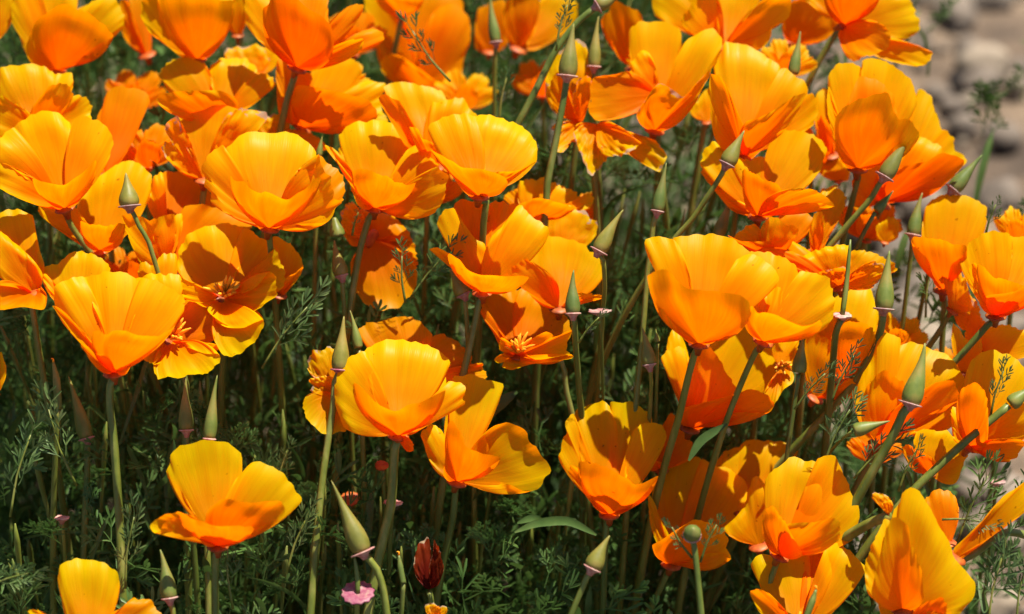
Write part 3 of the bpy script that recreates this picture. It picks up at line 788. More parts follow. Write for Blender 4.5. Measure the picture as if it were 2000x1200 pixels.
flower('upright yellow petal poppy cut off by the bottom edge at left', (172,1262), -205, [
 '.2 160,1240 127,1200 118,1160 112,1125 118,1105 143,1095 180,1096 207,1103 230,1123 235,1143 227,1170 205,1220',
 'd.05 190,1245 215,1200 240,1187 255,1172 265,1167 300,1177 312,1195 330,1232 250,1250', '-.2 150,1245 90,1225 55,1195 75,1192 110,1215'])
# centre
flower('ruffled yellow poppy with two shaded back petals, centre of the picture', (942,572), 105, [
 'd.3 935,540 912,470 900,430 883,407 893,395 927,390 953,397 968,417 964,440 950,530',
 'd.28 945,540 957,455 967,417 957,397 987,395 1013,402 1012,430 975,510',
 '.05 930,560 905,520 880,480 865,460 853,437 860,420 883,403 905,435 930,468 948,480 945,545',
 '-.05 945,560 946,510 955,470 982,440 1013,401 1027,413 1043,427 1067,440 1071,457 1060,483 1040,497 1007,515 970,550',
 '-.2 905,535 880,503 855,493 838,488 845,484 870,490 900,510 925,540',
 '-.6 932,568 917,558 895,532 877,505 873,495 897,507 913,527 937,537 963,538 987,540 1033,541 1007,558 970,568'], '936,582 932,610 922,660 905,730', .1, 9)
flower('wide yellow petal poppy leaning right behind the ruffled central one', (1092,604), 155, [
 '.25 1080,590 1050,560 1030,530 1025,503 1055,473 1073,460 1103,463 1137,477 1167,503 1183,537 1155,555 1110,590',
 '-.15 1100,598 1130,572 1150,574 1177,577 1178,583 1140,585 1115,600',
 'd-.35 1078,602 1050,590 1020,562 990,537 1020,508 1050,517 1072,535 1080,565'])
flower('yellow frilled poppy above the wide leaning petal, centre right', (1040,432), 270, [
 '.15 1030,420 1012,395 1013,360 1027,353 1060,350 1087,362 1099,383 1090,400 1060,420',
 '.1 1060,422 1095,395 1085,370 1097,360 1120,373 1137,390 1142,407 1100,420',
 '0 1080,425 1130,408 1140,395 1143,383 1150,377 1161,390 1153,405 1140,415 1110,426',
 'd.3 1025,425 995,398 983,388 997,373 1015,370 1030,400',
 '-.45 1035,430 1012,403 1030,393 1053,387 1107,400 1122,410 1080,416 1055,428'])
flower('yellow-orange petal with a pale spot on its rim left of the brown pod', (1092,502), 235, [
 'w.1 1078,480 1058,445 1055,425 1067,413 1120,408 1153,420 1169,437 1168,455 1147,480 1115,495'])
flower('deep red-orange flower with bright stamens, just right of the centre', (1010,695), 145, [
 'd.28 1000,675 975,640 953,617 938,593 953,573 973,566 1013,570 1022,610 1015,670',
 'd.25 1012,675 1010,610 1013,568 1060,580 1093,603 1110,628 1118,645 1090,660 1040,680',
 'd-.1 998,690 977,677 963,650 937,610 945,597 957,617 980,655 1003,680',
 '-.35 1015,693 1005,680 1033,667 1067,648 1087,657 1118,645 1105,680 1114,690 1100,702 1053,706',
 '-.3 1000,698 975,682 980,660 1000,672 1030,692',
 '-.55 1000,703 975,710 965,703 980,692 1020,690 1053,703 1113,692 1110,702 1037,712 1000,723 980,717'], '1095,706 1105,760 1115,800', .3, 7, stamens=16)
flower('shaded orange poppy hanging behind a stem, left of the centre', (728,468), 260, [
 'd.1 715,466 690,482 668,455 675,430 700,408 740,415 775,427 800,462 770,468',
 'd-.15 722,476 702,493 685,512 687,545 697,575 720,597 750,606 787,597 807,573 813,540 808,510 775,488 745,475',
 'd.1 745,468 800,462 812,490 813,518 780,495', 'w.0 700,455 670,452 665,425 680,395 700,405 712,440'], '728,476 735,560 740,640', .6)
flower('dark shaded poppy behind the large frilled cup in the centre foreground', (800,735), 120, [
 'd.25 760,700 715,670 697,650 716,632 757,625 783,618 808,622 833,641 845,660 830,700',
 'd.25 825,720 827,666 843,657 865,654 890,666 916,689 923,703 905,727 874,737 845,735',
 'd.1 895,745 912,717 935,710 948,727 948,745 920,750'])
flower('withered yellow poppy with two round lobes beside the purple-ringed pod', (656,768), 45, [
 'w.1 645,750 615,736 603,725 600,705 615,685 637,680 656,685 662,735',
 'w-.05 640,768 612,772 607,740 640,735 660,742 660,762',
 '-.3 645,778 612,768 595,777 592,796 605,828 634,847 653,848 676,838 668,795'], '652,775 648,800', .2)
flower('large frilled yellow cup in the centre foreground on a thick stem', (778,852), -20, [
 '.28 755,830 722,775 710,733 706,705 716,682 745,667 776,662 814,668 849,682 871,698 879,711 866,724 875,740 860,770 815,820 790,840',
 '.0 755,850 735,840 710,838 675,838 662,812 652,777 656,746 662,723 684,698 713,684 706,710 712,745 740,800 760,835',
 '-.05 795,845 835,800 858,775 868,760 876,745 909,752 912,762 905,777 906,790 874,809 846,825 812,846',
 '-.6 765,850 735,832 712,803 692,770 688,748 707,758 735,787 760,800 776,803 799,790 820,787 852,771 872,763 852,792 822,822 795,848',
 'd-.15 785,860 798,855 808,870 805,882 795,882 785,870'], '772,866 768,920 763,990 740,1090 718,1200', .12, 12)
flower('orange and yellow poppy with a long glossy petal stretched to the right, centre', (892,942), 55, [
 '.25 890,910 878,850 870,810 890,780 885,735 922,733 947,740 979,747 982,760 970,796 944,822 925,850 945,847 925,880 905,925',
 '.05 880,935 862,928 848,917 832,885 823,844 845,828 866,847 873,880 880,920',
 '-.5 877,941 866,927 871,885 874,838 884,825 903,850 909,872 941,885 976,894 957,912 916,934 897,945',
 '-.15 905,938 930,915 955,880 947,850 966,831 995,825 1017,834 1036,863 1055,885 1075,913 1061,936 1052,955 1027,961 1004,951 979,942 940,936'], '890,948 885,1010 870,1080', .4, 9)
flower('small withered dark red bloom low among the leaves, bottom centre', (838,1152), 10, [
 'w.1 826,1145 810,1120 808,1090 820,1060 836,1050 842,1080 838,1140', 'w-.2 842,1148 838,1110 846,1080 848,1052 860,1080 867,1110 858,1140'],
 '840,1158 845,1200', calyx=False, mat='withered')
flower('tiny yellow bloom at the bottom edge, bottom centre', (852,1212), -120, [
 'w.1 845,1205 832,1195 830,1182 845,1178 858,1186 868,1182 874,1192 866,1205', 'w-.2 848,1208 840,1188 850,1182 862,1190 858,1208'])

# ------------------------------------------------------------------ half hidden blooms that close the bank of flowers
def back_bloom(label, base, d, s, lean=0.0, seed=1, mat='petal'):
    q = random.Random(seed)
    bx, by = base
    def fan(c, half, rr):
        out = []
        for i in range(9):
            a = c + half * (i / 4 - 1)
            k = rr * (1 - .38 * abs(i / 4 - 1) ** 2.2) * q.uniform(.95, 1.05)
            out.append('%.0f,%.0f' % (bx + math.sin(a) * k * s, by - math.cos(a) * k * s * .95))
        return ' '.join(out)
    flower(label, base, d, ['.28 ' + fan(lean - .35, .42, 1.0), '.24 ' + fan(lean + .38, .45, .98), '-.05 ' + fan(lean - .85, .4, .9),
                            '.0 ' + fan(lean + .9, .38, .88), '-.55 ' + fan(lean + q.uniform(-.2, .2), .75, .62)], '%d,%d %d,%d' % (bx, by + 6, bx - lean * 30, by + 80), .5, 7, mat=mat)
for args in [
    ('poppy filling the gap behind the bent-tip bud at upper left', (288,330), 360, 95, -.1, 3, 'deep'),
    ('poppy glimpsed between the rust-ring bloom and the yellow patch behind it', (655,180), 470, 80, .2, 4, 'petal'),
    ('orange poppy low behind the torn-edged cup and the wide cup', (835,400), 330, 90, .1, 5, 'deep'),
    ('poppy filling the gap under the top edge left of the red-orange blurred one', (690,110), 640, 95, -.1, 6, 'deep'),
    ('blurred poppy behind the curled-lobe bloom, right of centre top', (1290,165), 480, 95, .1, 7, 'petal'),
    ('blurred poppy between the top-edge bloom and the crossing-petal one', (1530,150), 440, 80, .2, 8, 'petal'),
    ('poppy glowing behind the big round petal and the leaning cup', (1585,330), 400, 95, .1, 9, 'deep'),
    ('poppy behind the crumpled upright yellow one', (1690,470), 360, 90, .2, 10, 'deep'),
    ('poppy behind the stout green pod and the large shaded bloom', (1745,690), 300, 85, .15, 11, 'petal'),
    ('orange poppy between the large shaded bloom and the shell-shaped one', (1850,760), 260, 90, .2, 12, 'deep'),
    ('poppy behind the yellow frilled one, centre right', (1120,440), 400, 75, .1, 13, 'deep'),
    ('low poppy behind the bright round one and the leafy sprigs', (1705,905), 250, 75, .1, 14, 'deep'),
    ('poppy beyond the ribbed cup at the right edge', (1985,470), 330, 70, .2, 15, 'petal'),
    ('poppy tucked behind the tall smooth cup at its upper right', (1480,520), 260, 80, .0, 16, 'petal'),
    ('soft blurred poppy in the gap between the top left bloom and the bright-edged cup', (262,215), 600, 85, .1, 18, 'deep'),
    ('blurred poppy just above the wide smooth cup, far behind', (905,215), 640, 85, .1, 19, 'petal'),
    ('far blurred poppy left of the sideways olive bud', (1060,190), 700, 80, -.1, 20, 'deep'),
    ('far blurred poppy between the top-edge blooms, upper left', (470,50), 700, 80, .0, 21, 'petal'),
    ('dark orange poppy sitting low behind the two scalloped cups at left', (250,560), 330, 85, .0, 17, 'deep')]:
    back_bloom(*args)

# ------------------------------------------------------------------ seed pods and buds
def pod(label, tip, base, w, d, stem=None, mat='pod', collar='collar', slope=0.2, sr=6, tilt=0.0, cw=1.35, sharp=0.9, name='seed_pod', cat='seed pod', dip=None):
    b = at(base[0], base[1], d)
    t = at(tip[0], tip[1], d + tilt)
    ax = t - b
    ln = np.linalg.norm(ax); ax /= ln
    root = thing(name, b, label, cat, 'cone-shaped seed pods and buds standing among the poppies')
    r = w / 2 * PX * 0.86
    prof = []
    for h, q in ((0, .80), (.05, .97), (.13, 1.04), (.24, 1.0), (.36, .84), (.48, .64), (.60, .45), (.72, .30), (.84, .19), (.93, .12), (1.0, .04)):
        prof.append((h * ln, r * (q ** sharp)))
    v, f = lathe(b, ax, prof, 24, 0.035)
    P = np.array(v)
    side = np.cross(ax, FWD)
    hh = (P - b) @ ax / ln
    P = P + side[None, :] * ((np.clip(hh - 0.45, 0, 1) ** 2) * ln * random.uniform(-0.16, 0.16))[:, None]
    link_mesh('pod', P, f, M[mat], root, b)
    if collar:
        cr = r * (1 + (cw - 1) * .72)
        v, f = lathe(b - ax * 0.5 * PX, -ax, [(-1.5*PX, r*.8), (-1.2*PX, cr*.92), (-0.2*PX, cr*1.0), (1.2*PX, cr*.97), (2.6*PX, r*.80), (7*PX, r*.50), (15*PX, r*.30)], 20, 0.02)
        link_mesh('collar', v, f, M[collar], root, b)
    if stem:
        make_stem(root, b, b - ax * 4 * PX, parse(stem), slope, sr, d0=d + 2)
    return root

pod('brown-green pod with pink collar on a long stem in front of the withering poppy', (1119,46), (1108,148), 42, 200, '1107,158 1100,200 1084,285 1070,352 1068,380', sr=9, slope=.1)
pod('brown-green pod just right of the tallest pod at the top', (1166,32), (1160,130), 29, 330, '1160,136 1162,200 1168,300')
pod('olive bud lying sideways at the top edge with a pale collar', (1222,-18), (1168,12), 34, 240, '1160,18 1130,42 1085,100 1045,180 1012,242', sr=9, slope=.1)
pod('pale green pod at the top edge before a blurred red-orange poppy', (954,-12), (968,82), 27, 480, '968,90 966,150 966,215', 'podgreen', slope=.3)
pod('bud with a bent dark tip and pink collar before a yellow cup, left', (246,338), (253,402), 44, 80, '258,410 270,440 288,468 296,492', sr=6)
pod('olive pod beside the round yellow petal, right of centre top', (1453,255), (1420,320), 38, 120, '1418,327 1395,365 1355,425 1322,462', collar='collar', cw=1.1, sr=7, slope=.3)
pod('olive pod with bright white-pink ring in front of the leaning cup', (1778,262), (1728,345), 38, 150, '1722,352 1700,390 1665,430 1615,490', sr=8, slope=.3, cw=1.4)
pod('green pod farthest right against the bare soil', (1918,303), (1862,370), 36, 260, '1855,378 1845,400 1835,440', 'podgreen', slope=.3)
pod('green pod with pink collar left of the ribbed cup', (1798,376), (1783,458), 32, 240, '1782,465 1778,510 1772,560', 'podgreen', slope=.3)
pod('bright green pod on a thin tall stem above the tall smooth cup', (1301,318), (1284,412), 29, 90, '1280,422 1276,440 1272,480 1264,540 1258,620 1242,790', 'podgreen', slope=.15, sr=7, cw=1.15)
pod('brown pod leaning right with a broad pink collar, centre right', (1214,408), (1170,490), 36, 60, '1178,505 1181,560 1178,600', sr=6, slope=.7, cw=1.35)
pod('grey-green pod with a sharp tip in front of the wide leaning petal', (1117,528), (1119,612), 33, 10, '1121,620 1126,700 1135,800 1136,830', 'podgreen', sr=8, slope=.75, cw=1.2)
pod('tall brown pod with a purple collar left of the frilled centre cup', (671,618), (664,722), 38, 0, '655,740 650,800 632,920 618,1050 607,1190', collar='magenta', sr=9, slope=.05, cw=1.25)
pod('narrow green pod close behind the purple-collared pod', (686,606), (700,680), 22, 60, '702,688 704,740', 'podgreen', collar=None)
pod('grey-green pod with pink rim, left one of the pair above the rust-based poppy', (360,738), (364,840), 32, 40, '364,848 366,900 372,980', 'podgreen', cw=1.2, sr=7)
pod('smooth grey-green pod, right one of the pair above the rust-based poppy', (421,733), (409,857), 29, -20, '406,865 402,940 404,1050 408,1190', 'podgreen', cw=1.15, sr=8)
pod('dim green pod with a rust collar in the shade at left', (135,735), (169,856), 34, 120, '170,864 170,930 166,1000 163,1090', 'podgreen', cw=1.25, sr=8)
pod('green pod with a cream and pink rim near the bottom edge at left', (317,1073), (331,1168), 36, -140, '335,1176 340,1215', 'podgreen', cw=1.15, sr=7)
pod('long curved cream-green pod on a bowed stem, bottom centre left', (648,938), (708,1078), 45, -140, '716,1088 735,1112 748,1150 756,1205', 'pod', cw=1.45, sr=9, sharp=1.1)
pod('stout green pod right of the white-collared thin one', (1736,490), (1726,603), 42, 70, '1725,612 1722,640 1708,680 1660,760 1600,825 1555,872', 'podgreen', slope=.45, sr=10, cw=1.3)
pod('biggest grey-green pod in front of the large shaded poppy, right', (1812,672), (1778,788), 46, -75, '1768,800 1745,850 1700,930 1650,1020 1630,1050', 'podgreen', slope=.3, sr=12, cw=1.25)
pod('pod hanging upside down with a cream rim, bottom centre right', (1188,1045), (1157,1110), 40, -160, '1150,1118 1135,1155 1112,1210', cw=1.1, sr=8)
pod('drooping olive pod with pale rim left of the wide orange cup', (1257,640), (1268,712), 32, 40, '1270,720 1272,760 1268,820', cw=1.05, sr=5, slope=1.0)
pod('dark green pointed bud between the two right-hand poppies', (1568,655), (1560,728), 33, 60, '1560,735 1556,760 1550,800', 'stem', collar=None, sr=6)
pod('green bud on a diagonal stem touching the right edge', (2020,752), (1974,790), 34, -20, '1968,795 1940,818 1890,860 1840,905 1785,958', 'podgreen', collar=None, slope=.05, sr=10)
pod('brown drooping pod in the shade left of the hanging orange poppy', (650,470), (667,538), 34, 180, '668,545 672,600', cw=1.0)
pod('dark round bud just above the brown drooping pod', (652,425), (660,462), 34, 160, None, 'stem', collar=None, sharp=.5)
pod('olive pod half hidden under the ruffled central poppy', (880,525), (905,575), 36, 150, '908,582 912,640', cw=1.05)
pod('thin green pod spike right of the largest scalloped cup', (629,263), (623,305), 15, 260, '622,312 620,360', 'podgreen', collar=None)
pod('light green pod at the top beside the hanging shaded poppy', (1564,62), (1549,145), 28, 330, '1547,150 1540,200', 'podgreen', collar=None)
pod('olive pod hanging behind the low left petals, right of centre', (1432,378), (1402,462), 30, 260, None, 'stem', collar=None)
pod('folded green pod lying among leaves on the right', (1738,822), (1668,842), 30, -60, '1660,846 1640,862', 'podgreen', collar=None, slope=2.5, sr=4)
pod('small green pod in front of the orange petals right of the leaning cup', (1745,373), (1712,412), 24, 200, '1708,418 1690,450', 'stem', collar=None)
pod('tiny pale bud in the gap left of the wide orange cup', (1280,643), (1284,668), 13, 50, '1284,674 1283,730', 'podgreen', collar=None, sr=4, slope=1.0)

def round_bud():
    b = at(1352, 1042, -180)
    root = thing('flower_bud', b, 'small round green bud facing the viewer before the broad shaded poppy', 'bud', None)
    ax = -FWD * 0.8 + UPV * 0.5
    ax /= np.linalg.norm(ax)
    s = PX
    v, f = lathe(b - ax * 12 * s, ax, [(0, 5*s), (3*s, 13*s), (9*s, 17*s), (17*s, 16.5*s), (24*s, 12*s), (29*s, 6*s), (32*s, 1*s)], 18, .02)
    link_mesh('pod', v, f, M['podgreen'], root, b)
    v, f = lathe(b - ax * 10 * s, ax, [(0, 9*s), (1*s, 17*s), (3*s, 18*s), (5*s, 16*s)], 18)
    link_mesh('collar', v, f, M['collar'], root, b)
    make_stem(root, b, b - ax * 12 * s, parse('1355,1062 1360,1100 1370,1205'), .1, 8, d0=-165)
round_bud()

def disc(label, xy, w, d, stem=None, mat='collar', spike=None, tilt=.55, sr=7):
    b = at(xy[0], xy[1], d)
    root = thing('spent_flower_disc', b, label, 'flower disc', 'bare pink flower discs left after the petals fell')
    ax = UPV * tilt - FWD * (1 - tilt)
    ax /= np.linalg.norm(ax)
    r = w / 2 * PX
    v, f = lathe(b, ax, [(-12*PX, r*.2), (-6*PX, r*.42), (-2.5*PX, r*.85), (0, r), (1.6*PX, r*.93), (1.2*PX, r*.7), (2.6*PX, r*.42), (1*PX, r*.2)], 24, .06)
    v = [p + ax * noise.noise(Vector(tuple(p * 260))) * 3.2 * PX for p in v]
    link_mesh('collar', v, f, M[mat], root, b)
    if spike:
        e = at(spike[0], spike[1], d - 5)
        P = [b - ax * 2 * PX, b * .5 + e * .5 + RGT * PX * 1.5, e]
        v, f = tube(resample(P, 9), [4.5*PX*q for q in (1, 1.1, 1.15, 1.1, 1, .9, .8, .65, .35)], 8, .12)
        link_mesh('pod', v, f, M['stem'], root, b)
    if stem:
        make_stem(root, b, b - ax * 6 * PX, parse(stem), .65, sr, d0=d + 2)
disc('wide magenta disc near the bottom edge, stem passing through it', (699,1158), 64, -130, '698,1166 697,1215', 'magenta', (692,1085))
disc('pale lilac disc floating on a thin stem, centre right', (1172,608), 46, 60, '1173,614 1176,700', 'collar', None, .85, 4)
disc('white and pink collar round a thin upright pod, right of the smooth cup', (1645,616), 38, 40, '1640,630 1632,655 1628,700', 'collar', (1661,468), .75, 9)
disc('small pink disc beside the thick centre stem', (768,982), 38, 60, '766,990 762,1060', 'collar', None, .8, 6)
disc('small salmon disc left of the thick centre stem', (746,910), 28, 140, '748,918 750,990', 'calyx', None, .5, 5)
disc('dim pink disc deep in the leaves, bottom centre left', (683,975), 40, 200, '683,984 684,1060', 'calyx', None, .5, 5)
disc('tiny pink disc among the leaves at bottom left', (121,1012), 30, 40, '122,1020 128,1100', 'collar', None, .8, 5)
disc('pale pink disc against the soil at the lower right', (1948,942), 34, 230, '1946,950 1940,1010', 'collar', None, .85, 5)

def bare_pod(label, pts, d, r, slope=0.0, mat='stem'):
    b = at(*parse(pts)[-1], d)
    root = thing('bare_pod', b, label, 'seed pod', None)
    P = [at(x, y, d) for x, y in parse(pts)]
    n = 12
    Q = resample(P, n)
    v, f = tube(Q, [r * PX * (0.35 + 0.65 * min(1, i / 4)) for i in range(n)], 8, .14)
    link_mesh('pod', v, f, M[mat], root, b)
    v, f = tube([P[0] + (UPV * 7 + RGT * dx) * PX for dx in (-4, 0)] + [P[0]], [1.2*PX, 1.6*PX, 2.2*PX], 5)
    link_mesh('stigma', v, f, M['stamen'], root, b)
    make_stem(root, b, P[-1], [parse(pts)[-1], (parse(pts)[-1][0] - 4, parse(pts)[-1][1] + 60)], .3, r, d0=d)
bare_pod('thin bare pod with a crumbly yellow tip before the bottom right cup', '1594,1152 1588,1170 1572,1212', -200, 6)
bare_pod('stubby broken stem tip with a fine thread, left side under the scalloped cup', '104,708 110,740 114,800', 40, 8, mat='podgreen')
bare_pod('short green stump beside a bent stem, bottom centre', '779,1085 782,1110 788,1140', -60, 6, mat='podgreen')

# ------------------------------------------------------------------ leaves
def leaf_shape(seed, levels=3, size=160, spread=1.0):
    """A finely divided poppy leaf in its own plane (x across, y along, z out), in pixels: verts, faces."""
    r_ = random.Random(seed)
    V, F = [], []
    def seg(p, a, z, ln, w0, w1, tip):
        n = 3
        dx, dy = math.sin(a), math.cos(a)
        base = len(V)
        bend = r_.uniform(-.25, .25)
        for i in range(n + 1):
            s = i / n
            aa = a + bend * s
            cx, cy = p[0] + math.sin(aa) * ln * s, p[1] + math.cos(aa) * ln * s
            w = w0 + (w1 - w0) * s
            if tip and i == n: w *= .45
            zz = z * s * ln + p[2]
            V.append((cx - math.cos(aa) * w, cy + math.sin(aa) * w, zz + w * .5))
            V.append((cx, cy, zz))
            V.append((cx + math.cos(aa) * w, cy - math.sin(aa) * w, zz + w * .5))
        for i in range(n):
            k = base + i * 3
            F.append((k, k + 1, k + 4, k + 3)); F.append((k + 1, k + 2, k + 5, k + 4))
        aa = a + bend
        return (p[0] + math.sin(aa) * ln, p[1] + math.cos(aa) * ln, p[2] + z * ln)
    def grow(p, a, z, ln, lev):
        w = (1.1, 1.7, 2.3, 2.3)[min(3, levels - lev)]
        if lev == 0:
            seg(p, a, z, ln, 1.8, 2.8 if levels > 2 else 5.2, True)
            return
        q = seg(p, a, z, ln * .5, w + 1.0 * (lev == levels), w, False)
        for da in (-.62, .58):
            grow(p if lev < levels and r_.random() < .3 else q, a + da * spread * r_.uniform(.75, 1.2), z + r_.uniform(-.3, .3), ln * r_.uniform(.5, .68), lev - 1)
        q2 = seg(q, a + r_.uniform(-.1, .1), z, ln * .32, w, w * .9, False)
        for da in (-.5, .5):
            grow(q2, a + da * spread * r_.uniform(.7, 1.2), z + r_.uniform(-.3, .3), ln * r_.uniform(.36, .5), max(0, lev - 2))
        grow(q2, a + r_.uniform(-.15, .15), z + r_.uniform(-.2, .2), ln * .5, lev - 1)
    grow((0, 0, 0), 0, 0.05, size * .55, levels)
    return np.array(V), F

LEAVES = [leaf_shape(40 + i) for i in range(3)] + [leaf_shape(60 + i, 2, 200, 1.15) for i in range(6)] + [leaf_shape(80 + i, 1, 190, 1.0) for i in range(4)]

def place_leaf(shape, p, direction, facing, scale):
    V, F = shape
    y = np.asarray(direction, float); y = y / np.linalg.norm(y)
    z = np.asarray(facing, float); z = z - y * (z @ y)
    z /= np.linalg.norm(z) + 1e-9
    x = np.cross(y, z)
    return np.asarray(p)[None, :] + (V[:, 0:1] * x[None, :] + V[:, 1:2] * y[None, :] + V[:, 2:3] * z[None, :]) * PX * scale

def merged(name, chunks, mat):
    """chunks of (verts, quads) become one mesh."""
    off, VV, FF = 0, [], []
    for v, f in chunks:
        VV.append(v); FF.append(np.asarray(f) + off); off += len(v)
    VV = np.vstack(VV); FF = np.vstack(FF)
    me = bpy.data.meshes.new(name)
    me.vertices.add(len(VV)); me.vertices.foreach_set('co', VV.ravel())
    me.loops.add(FF.size); me.loops.foreach_set('vertex_index', FF.ravel().astype(np.int32))
    me.polygons.add(len(FF))
    me.polygons.foreach_set('loop_start', np.arange(0, FF.size, 4, dtype=np.int32))
    me.polygons.foreach_set('loop_total', np.full(len(FF), 4, dtype=np.int32))
    me.update(calc_edges=True)
    me.materials.append(mat)
    o = bpy.data.objects.new(name, me)
    COL.objects.link(o)
    return o

def cover(x, y):
    """How thickly the plants grow at a photo position of the clump (1 dense, 0 bare soil)."""
    edge = 1470 + (y - 200) * 0.25 if y < 600 else 1570 + (y - 600) * 0.35
    c = 1 / (1 + math.exp((x - edge) / 65))
    if 1180 < x < 1400 and 250 < y < 520: c *= .35
    return c

def blocked(x, y, d, margin):
    return any(math.hypot(x - fx, y - fy) < fr + margin and d < fd + 110 for fx, fy, fr, fd in FLOWERS_AT)

r_ = random.Random(11)
chunks = []
count = 0
while count < 5600:
    x, y = r_.uniform(-250, 2150), r_.uniform(-330, 1500)
    if r_.random() > cover(x, y) + 0.05:
        continue
    base = (0.35 * (750 - y) if y > 500 else 87 + 1.0 * (500 - y))
    d = base + 120 + 820 * r_.random() ** .8
    if count % 3 == 0: d = base + r_.uniform(500, 1100)
    if blocked(x, y - 50, d, 40): continue
    p = at(x, y, d)
    if p[2] < 0.01: continue
    up = np.array([r_.gauss(0.1, .45), r_.gauss(-.15, .45), 1.0])
    fac = np.array([r_.gauss(0, .6), r_.gauss(-1, .5), r_.gauss(.5, .5)])
    sh = LEAVES[r_.randrange(len(LEAVES))]
    chunks.append((place_leaf(sh, p, up, fac, r_.uniform(.55, 1.05)), sh[1]))
    count += 1
def ground_at(x, y):
    a, b = at(x, y, 0), at(x, y, 1000)
    t = (0 - a[2]) / (b[2] - a[2])
    return a + (b - a) * t
count = 0
while count < 2600:
    x, y = r_.uniform(-300, 2050), r_.uniform(-380, 1500)
    if r_.random() > cover(x + 110, y): continue
    p = ground_at(x, y) + np.array([0, 0, r_.uniform(.004, .05)])
    sh = LEAVES[r_.randrange(3, len(LEAVES))]
    chunks.append((place_leaf(sh, p, np.array([r_.gauss(0, .6), r_.gauss(-.3, .6), .75]), np.array([r_.gauss(0, .5), -.7, 1.0]), r_.uniform(1.1, 1.7)), sh[1]))
    count += 1
o = merged('foliage', chunks, M['leaf'])
o['kind'] = 'stuff'
o['label'] = 'dense feathery grey-green poppy leaves filling the clump under the flowers'
o['category'] = 'foliage'

# broad soft blades and grassy leaves, deep in the clump
chunks = []
def blade(p, d, ln, w, bend):
    d = np.asarray(d, float); d /= np.linalg.norm(d)
    side = np.cross(d, FWD); side /= np.linalg.norm(side)
    n = 8
    V, F = [], []
    for i in range(n + 1):
        s = i / n
        c = np.asarray(p) + d * ln * s + bend * ln * s * s
        ww = w * math.sin(math.pi * min(1, .12 + .88 * (1 - s) ** .8)) if s > .3 else w * (.5 + s)
        if i == n: ww = w * .05
        V += [c - side * ww + FWD * -ww * .4, c, c + side * ww + FWD * -ww * .4]
    for i in range(n):
        k = i * 3
        F += [(k, k+1, k+4, k+3), (k+1, k+2, k+5, k+4)]
    return np.array(V), F
for i in range(1500):
    x, y = r_.uniform(-200, 2050), r_.uniform(-250, 1350)
    if r_.random() > cover(x, y) + .06: continue
    base = (0.35 * (750 - y) if y > 500 else 87 + 1.0 * (500 - y))
    d = base + r_.uniform(230, 900)
    p = at(x, y, d)
    if blocked(x, y - 60, d, 70): continue
    if p[2] < 0.01: continue
    chunks.append(blade(p, (r_.gauss(.05, .3), r_.gauss(0, .3), 1), r_.uniform(.02, .06), r_.uniform(4, 9) * PX,
                        np.array([r_.gauss(0, .3), r_.gauss(-.1, .3), -r_.uniform(0, .3)])))
o = merged('grass_blades', chunks, M['blade'])
o['kind'] = 'stuff'
o['label'] = 'smooth green blades between the feathery leaves'
o['category'] = 'foliage'

def sprig(label, root_px, tip_px, d, n=7, size=.8, spread=.7, mat='leaf', seed=1, facing=None):
    """A leafy shoot: a thin stalk with leaflets fanning out near its tip."""
    q = random.Random(seed)
    a, b = at(*root_px, d + 15), at(*tip_px, d - 5)
    root = thing('leaf_sprig', a, label, 'leaf sprig', 'feathery leaf sprigs showing between the flowers')
    ax = (b - a); ln = np.linalg.norm(ax); ax /= ln
    side = np.cross(ax, FWD); side /= np.linalg.norm(side)
    P = [a, (a + b) / 2 + side * ln * .04, b]
    v, f = tube(resample(P, 7), np.linspace(2.8, 1.4, 7) * PX, 6)
    link_mesh('stalk', v, f, M['stem'], root, a)
    for i in range(n):
        s = .30 + .7 * i / max(1, n - 1)
        p = a + ax * ln * s
        sg = -1 if i % 2 else 1
        dv = ax + side * sg * spread * (1.15 - .9 * (s - .3)) * q.uniform(.7, 1.2) - FWD * q.uniform(-.1, .25)
        if i == n - 1: dv = ax
        sh = leaf_shape(seed * 31 + i, 1, 170, .8)
        V = place_leaf(sh, p, dv, -FWD + side * q.uniform(-.4, .4), size * ln / (150 * PX) * .54 * q.uniform(.8, 1.15))
        link_mesh('leaflet', V, [tuple(t) for t in sh[1]], M[mat], root, a)
    return root
M['sprig'] = leafy_material('sprig_green', ((0.06, 0.115, 0.028), (0.10, 0.165, 0.045), (0.16, 0.215, 0.075)), 60, 0.3, 0.5)
sprig('feathery sprig leaning right beside the big shaded petal, left of centre', (512,720), (600,600), 30, 9, 1.0, .55, 'sprig', 3)
sprig('feathery tuft at the top left of the tallest brown pod', (1086,100), (1108,10), 190, 8, .9, .45, 'sprig', 4)
sprig('dark forked sprig in front of the hanging orange poppy', (792,592), (785,500), 110, 7, .9, .6, 'leaf', 5)
sprig('dark forked sprig right of the hanging orange poppy', (800,585), (880,490), 120, 8, .9, .6, 'leaf', 6)
sprig('dark little sprig above the hanging orange poppy', (688,460), (700,415), 170, 6, .8, .6, 'leaf', 7)
sprig('green sprig just right of the sharp grey-green pod', (1130,670), (1170,620), 0, 7, .9, .5, 'sprig', 8)
sprig('wispy sprig on the left of the small round bud', (1352,1090), (1312,1030), -165, 6, .8, .6, 'sprig', 9)
sprig('wispy sprig on the right of the small round bud', (1368,1098), (1400,1025), -165, 7, .9, .6, 'leaf', 10)
sprig('green sprig crossing the shaded petal below the dark pointed bud', (1552,800), (1612,730), 35, 8, .9, .6, 'sprig', 11)
sprig('tall feathery sprig rising left of the diagonal stem, right of centre', (1622,790), (1668,695), 40, 8, .9, .5, 'sprig', 12)
sprig('sprig in front of the shell-shaped poppy at the right', (1935,812), (1960,725), -10, 8, .9, .5, 'sprig', 13)
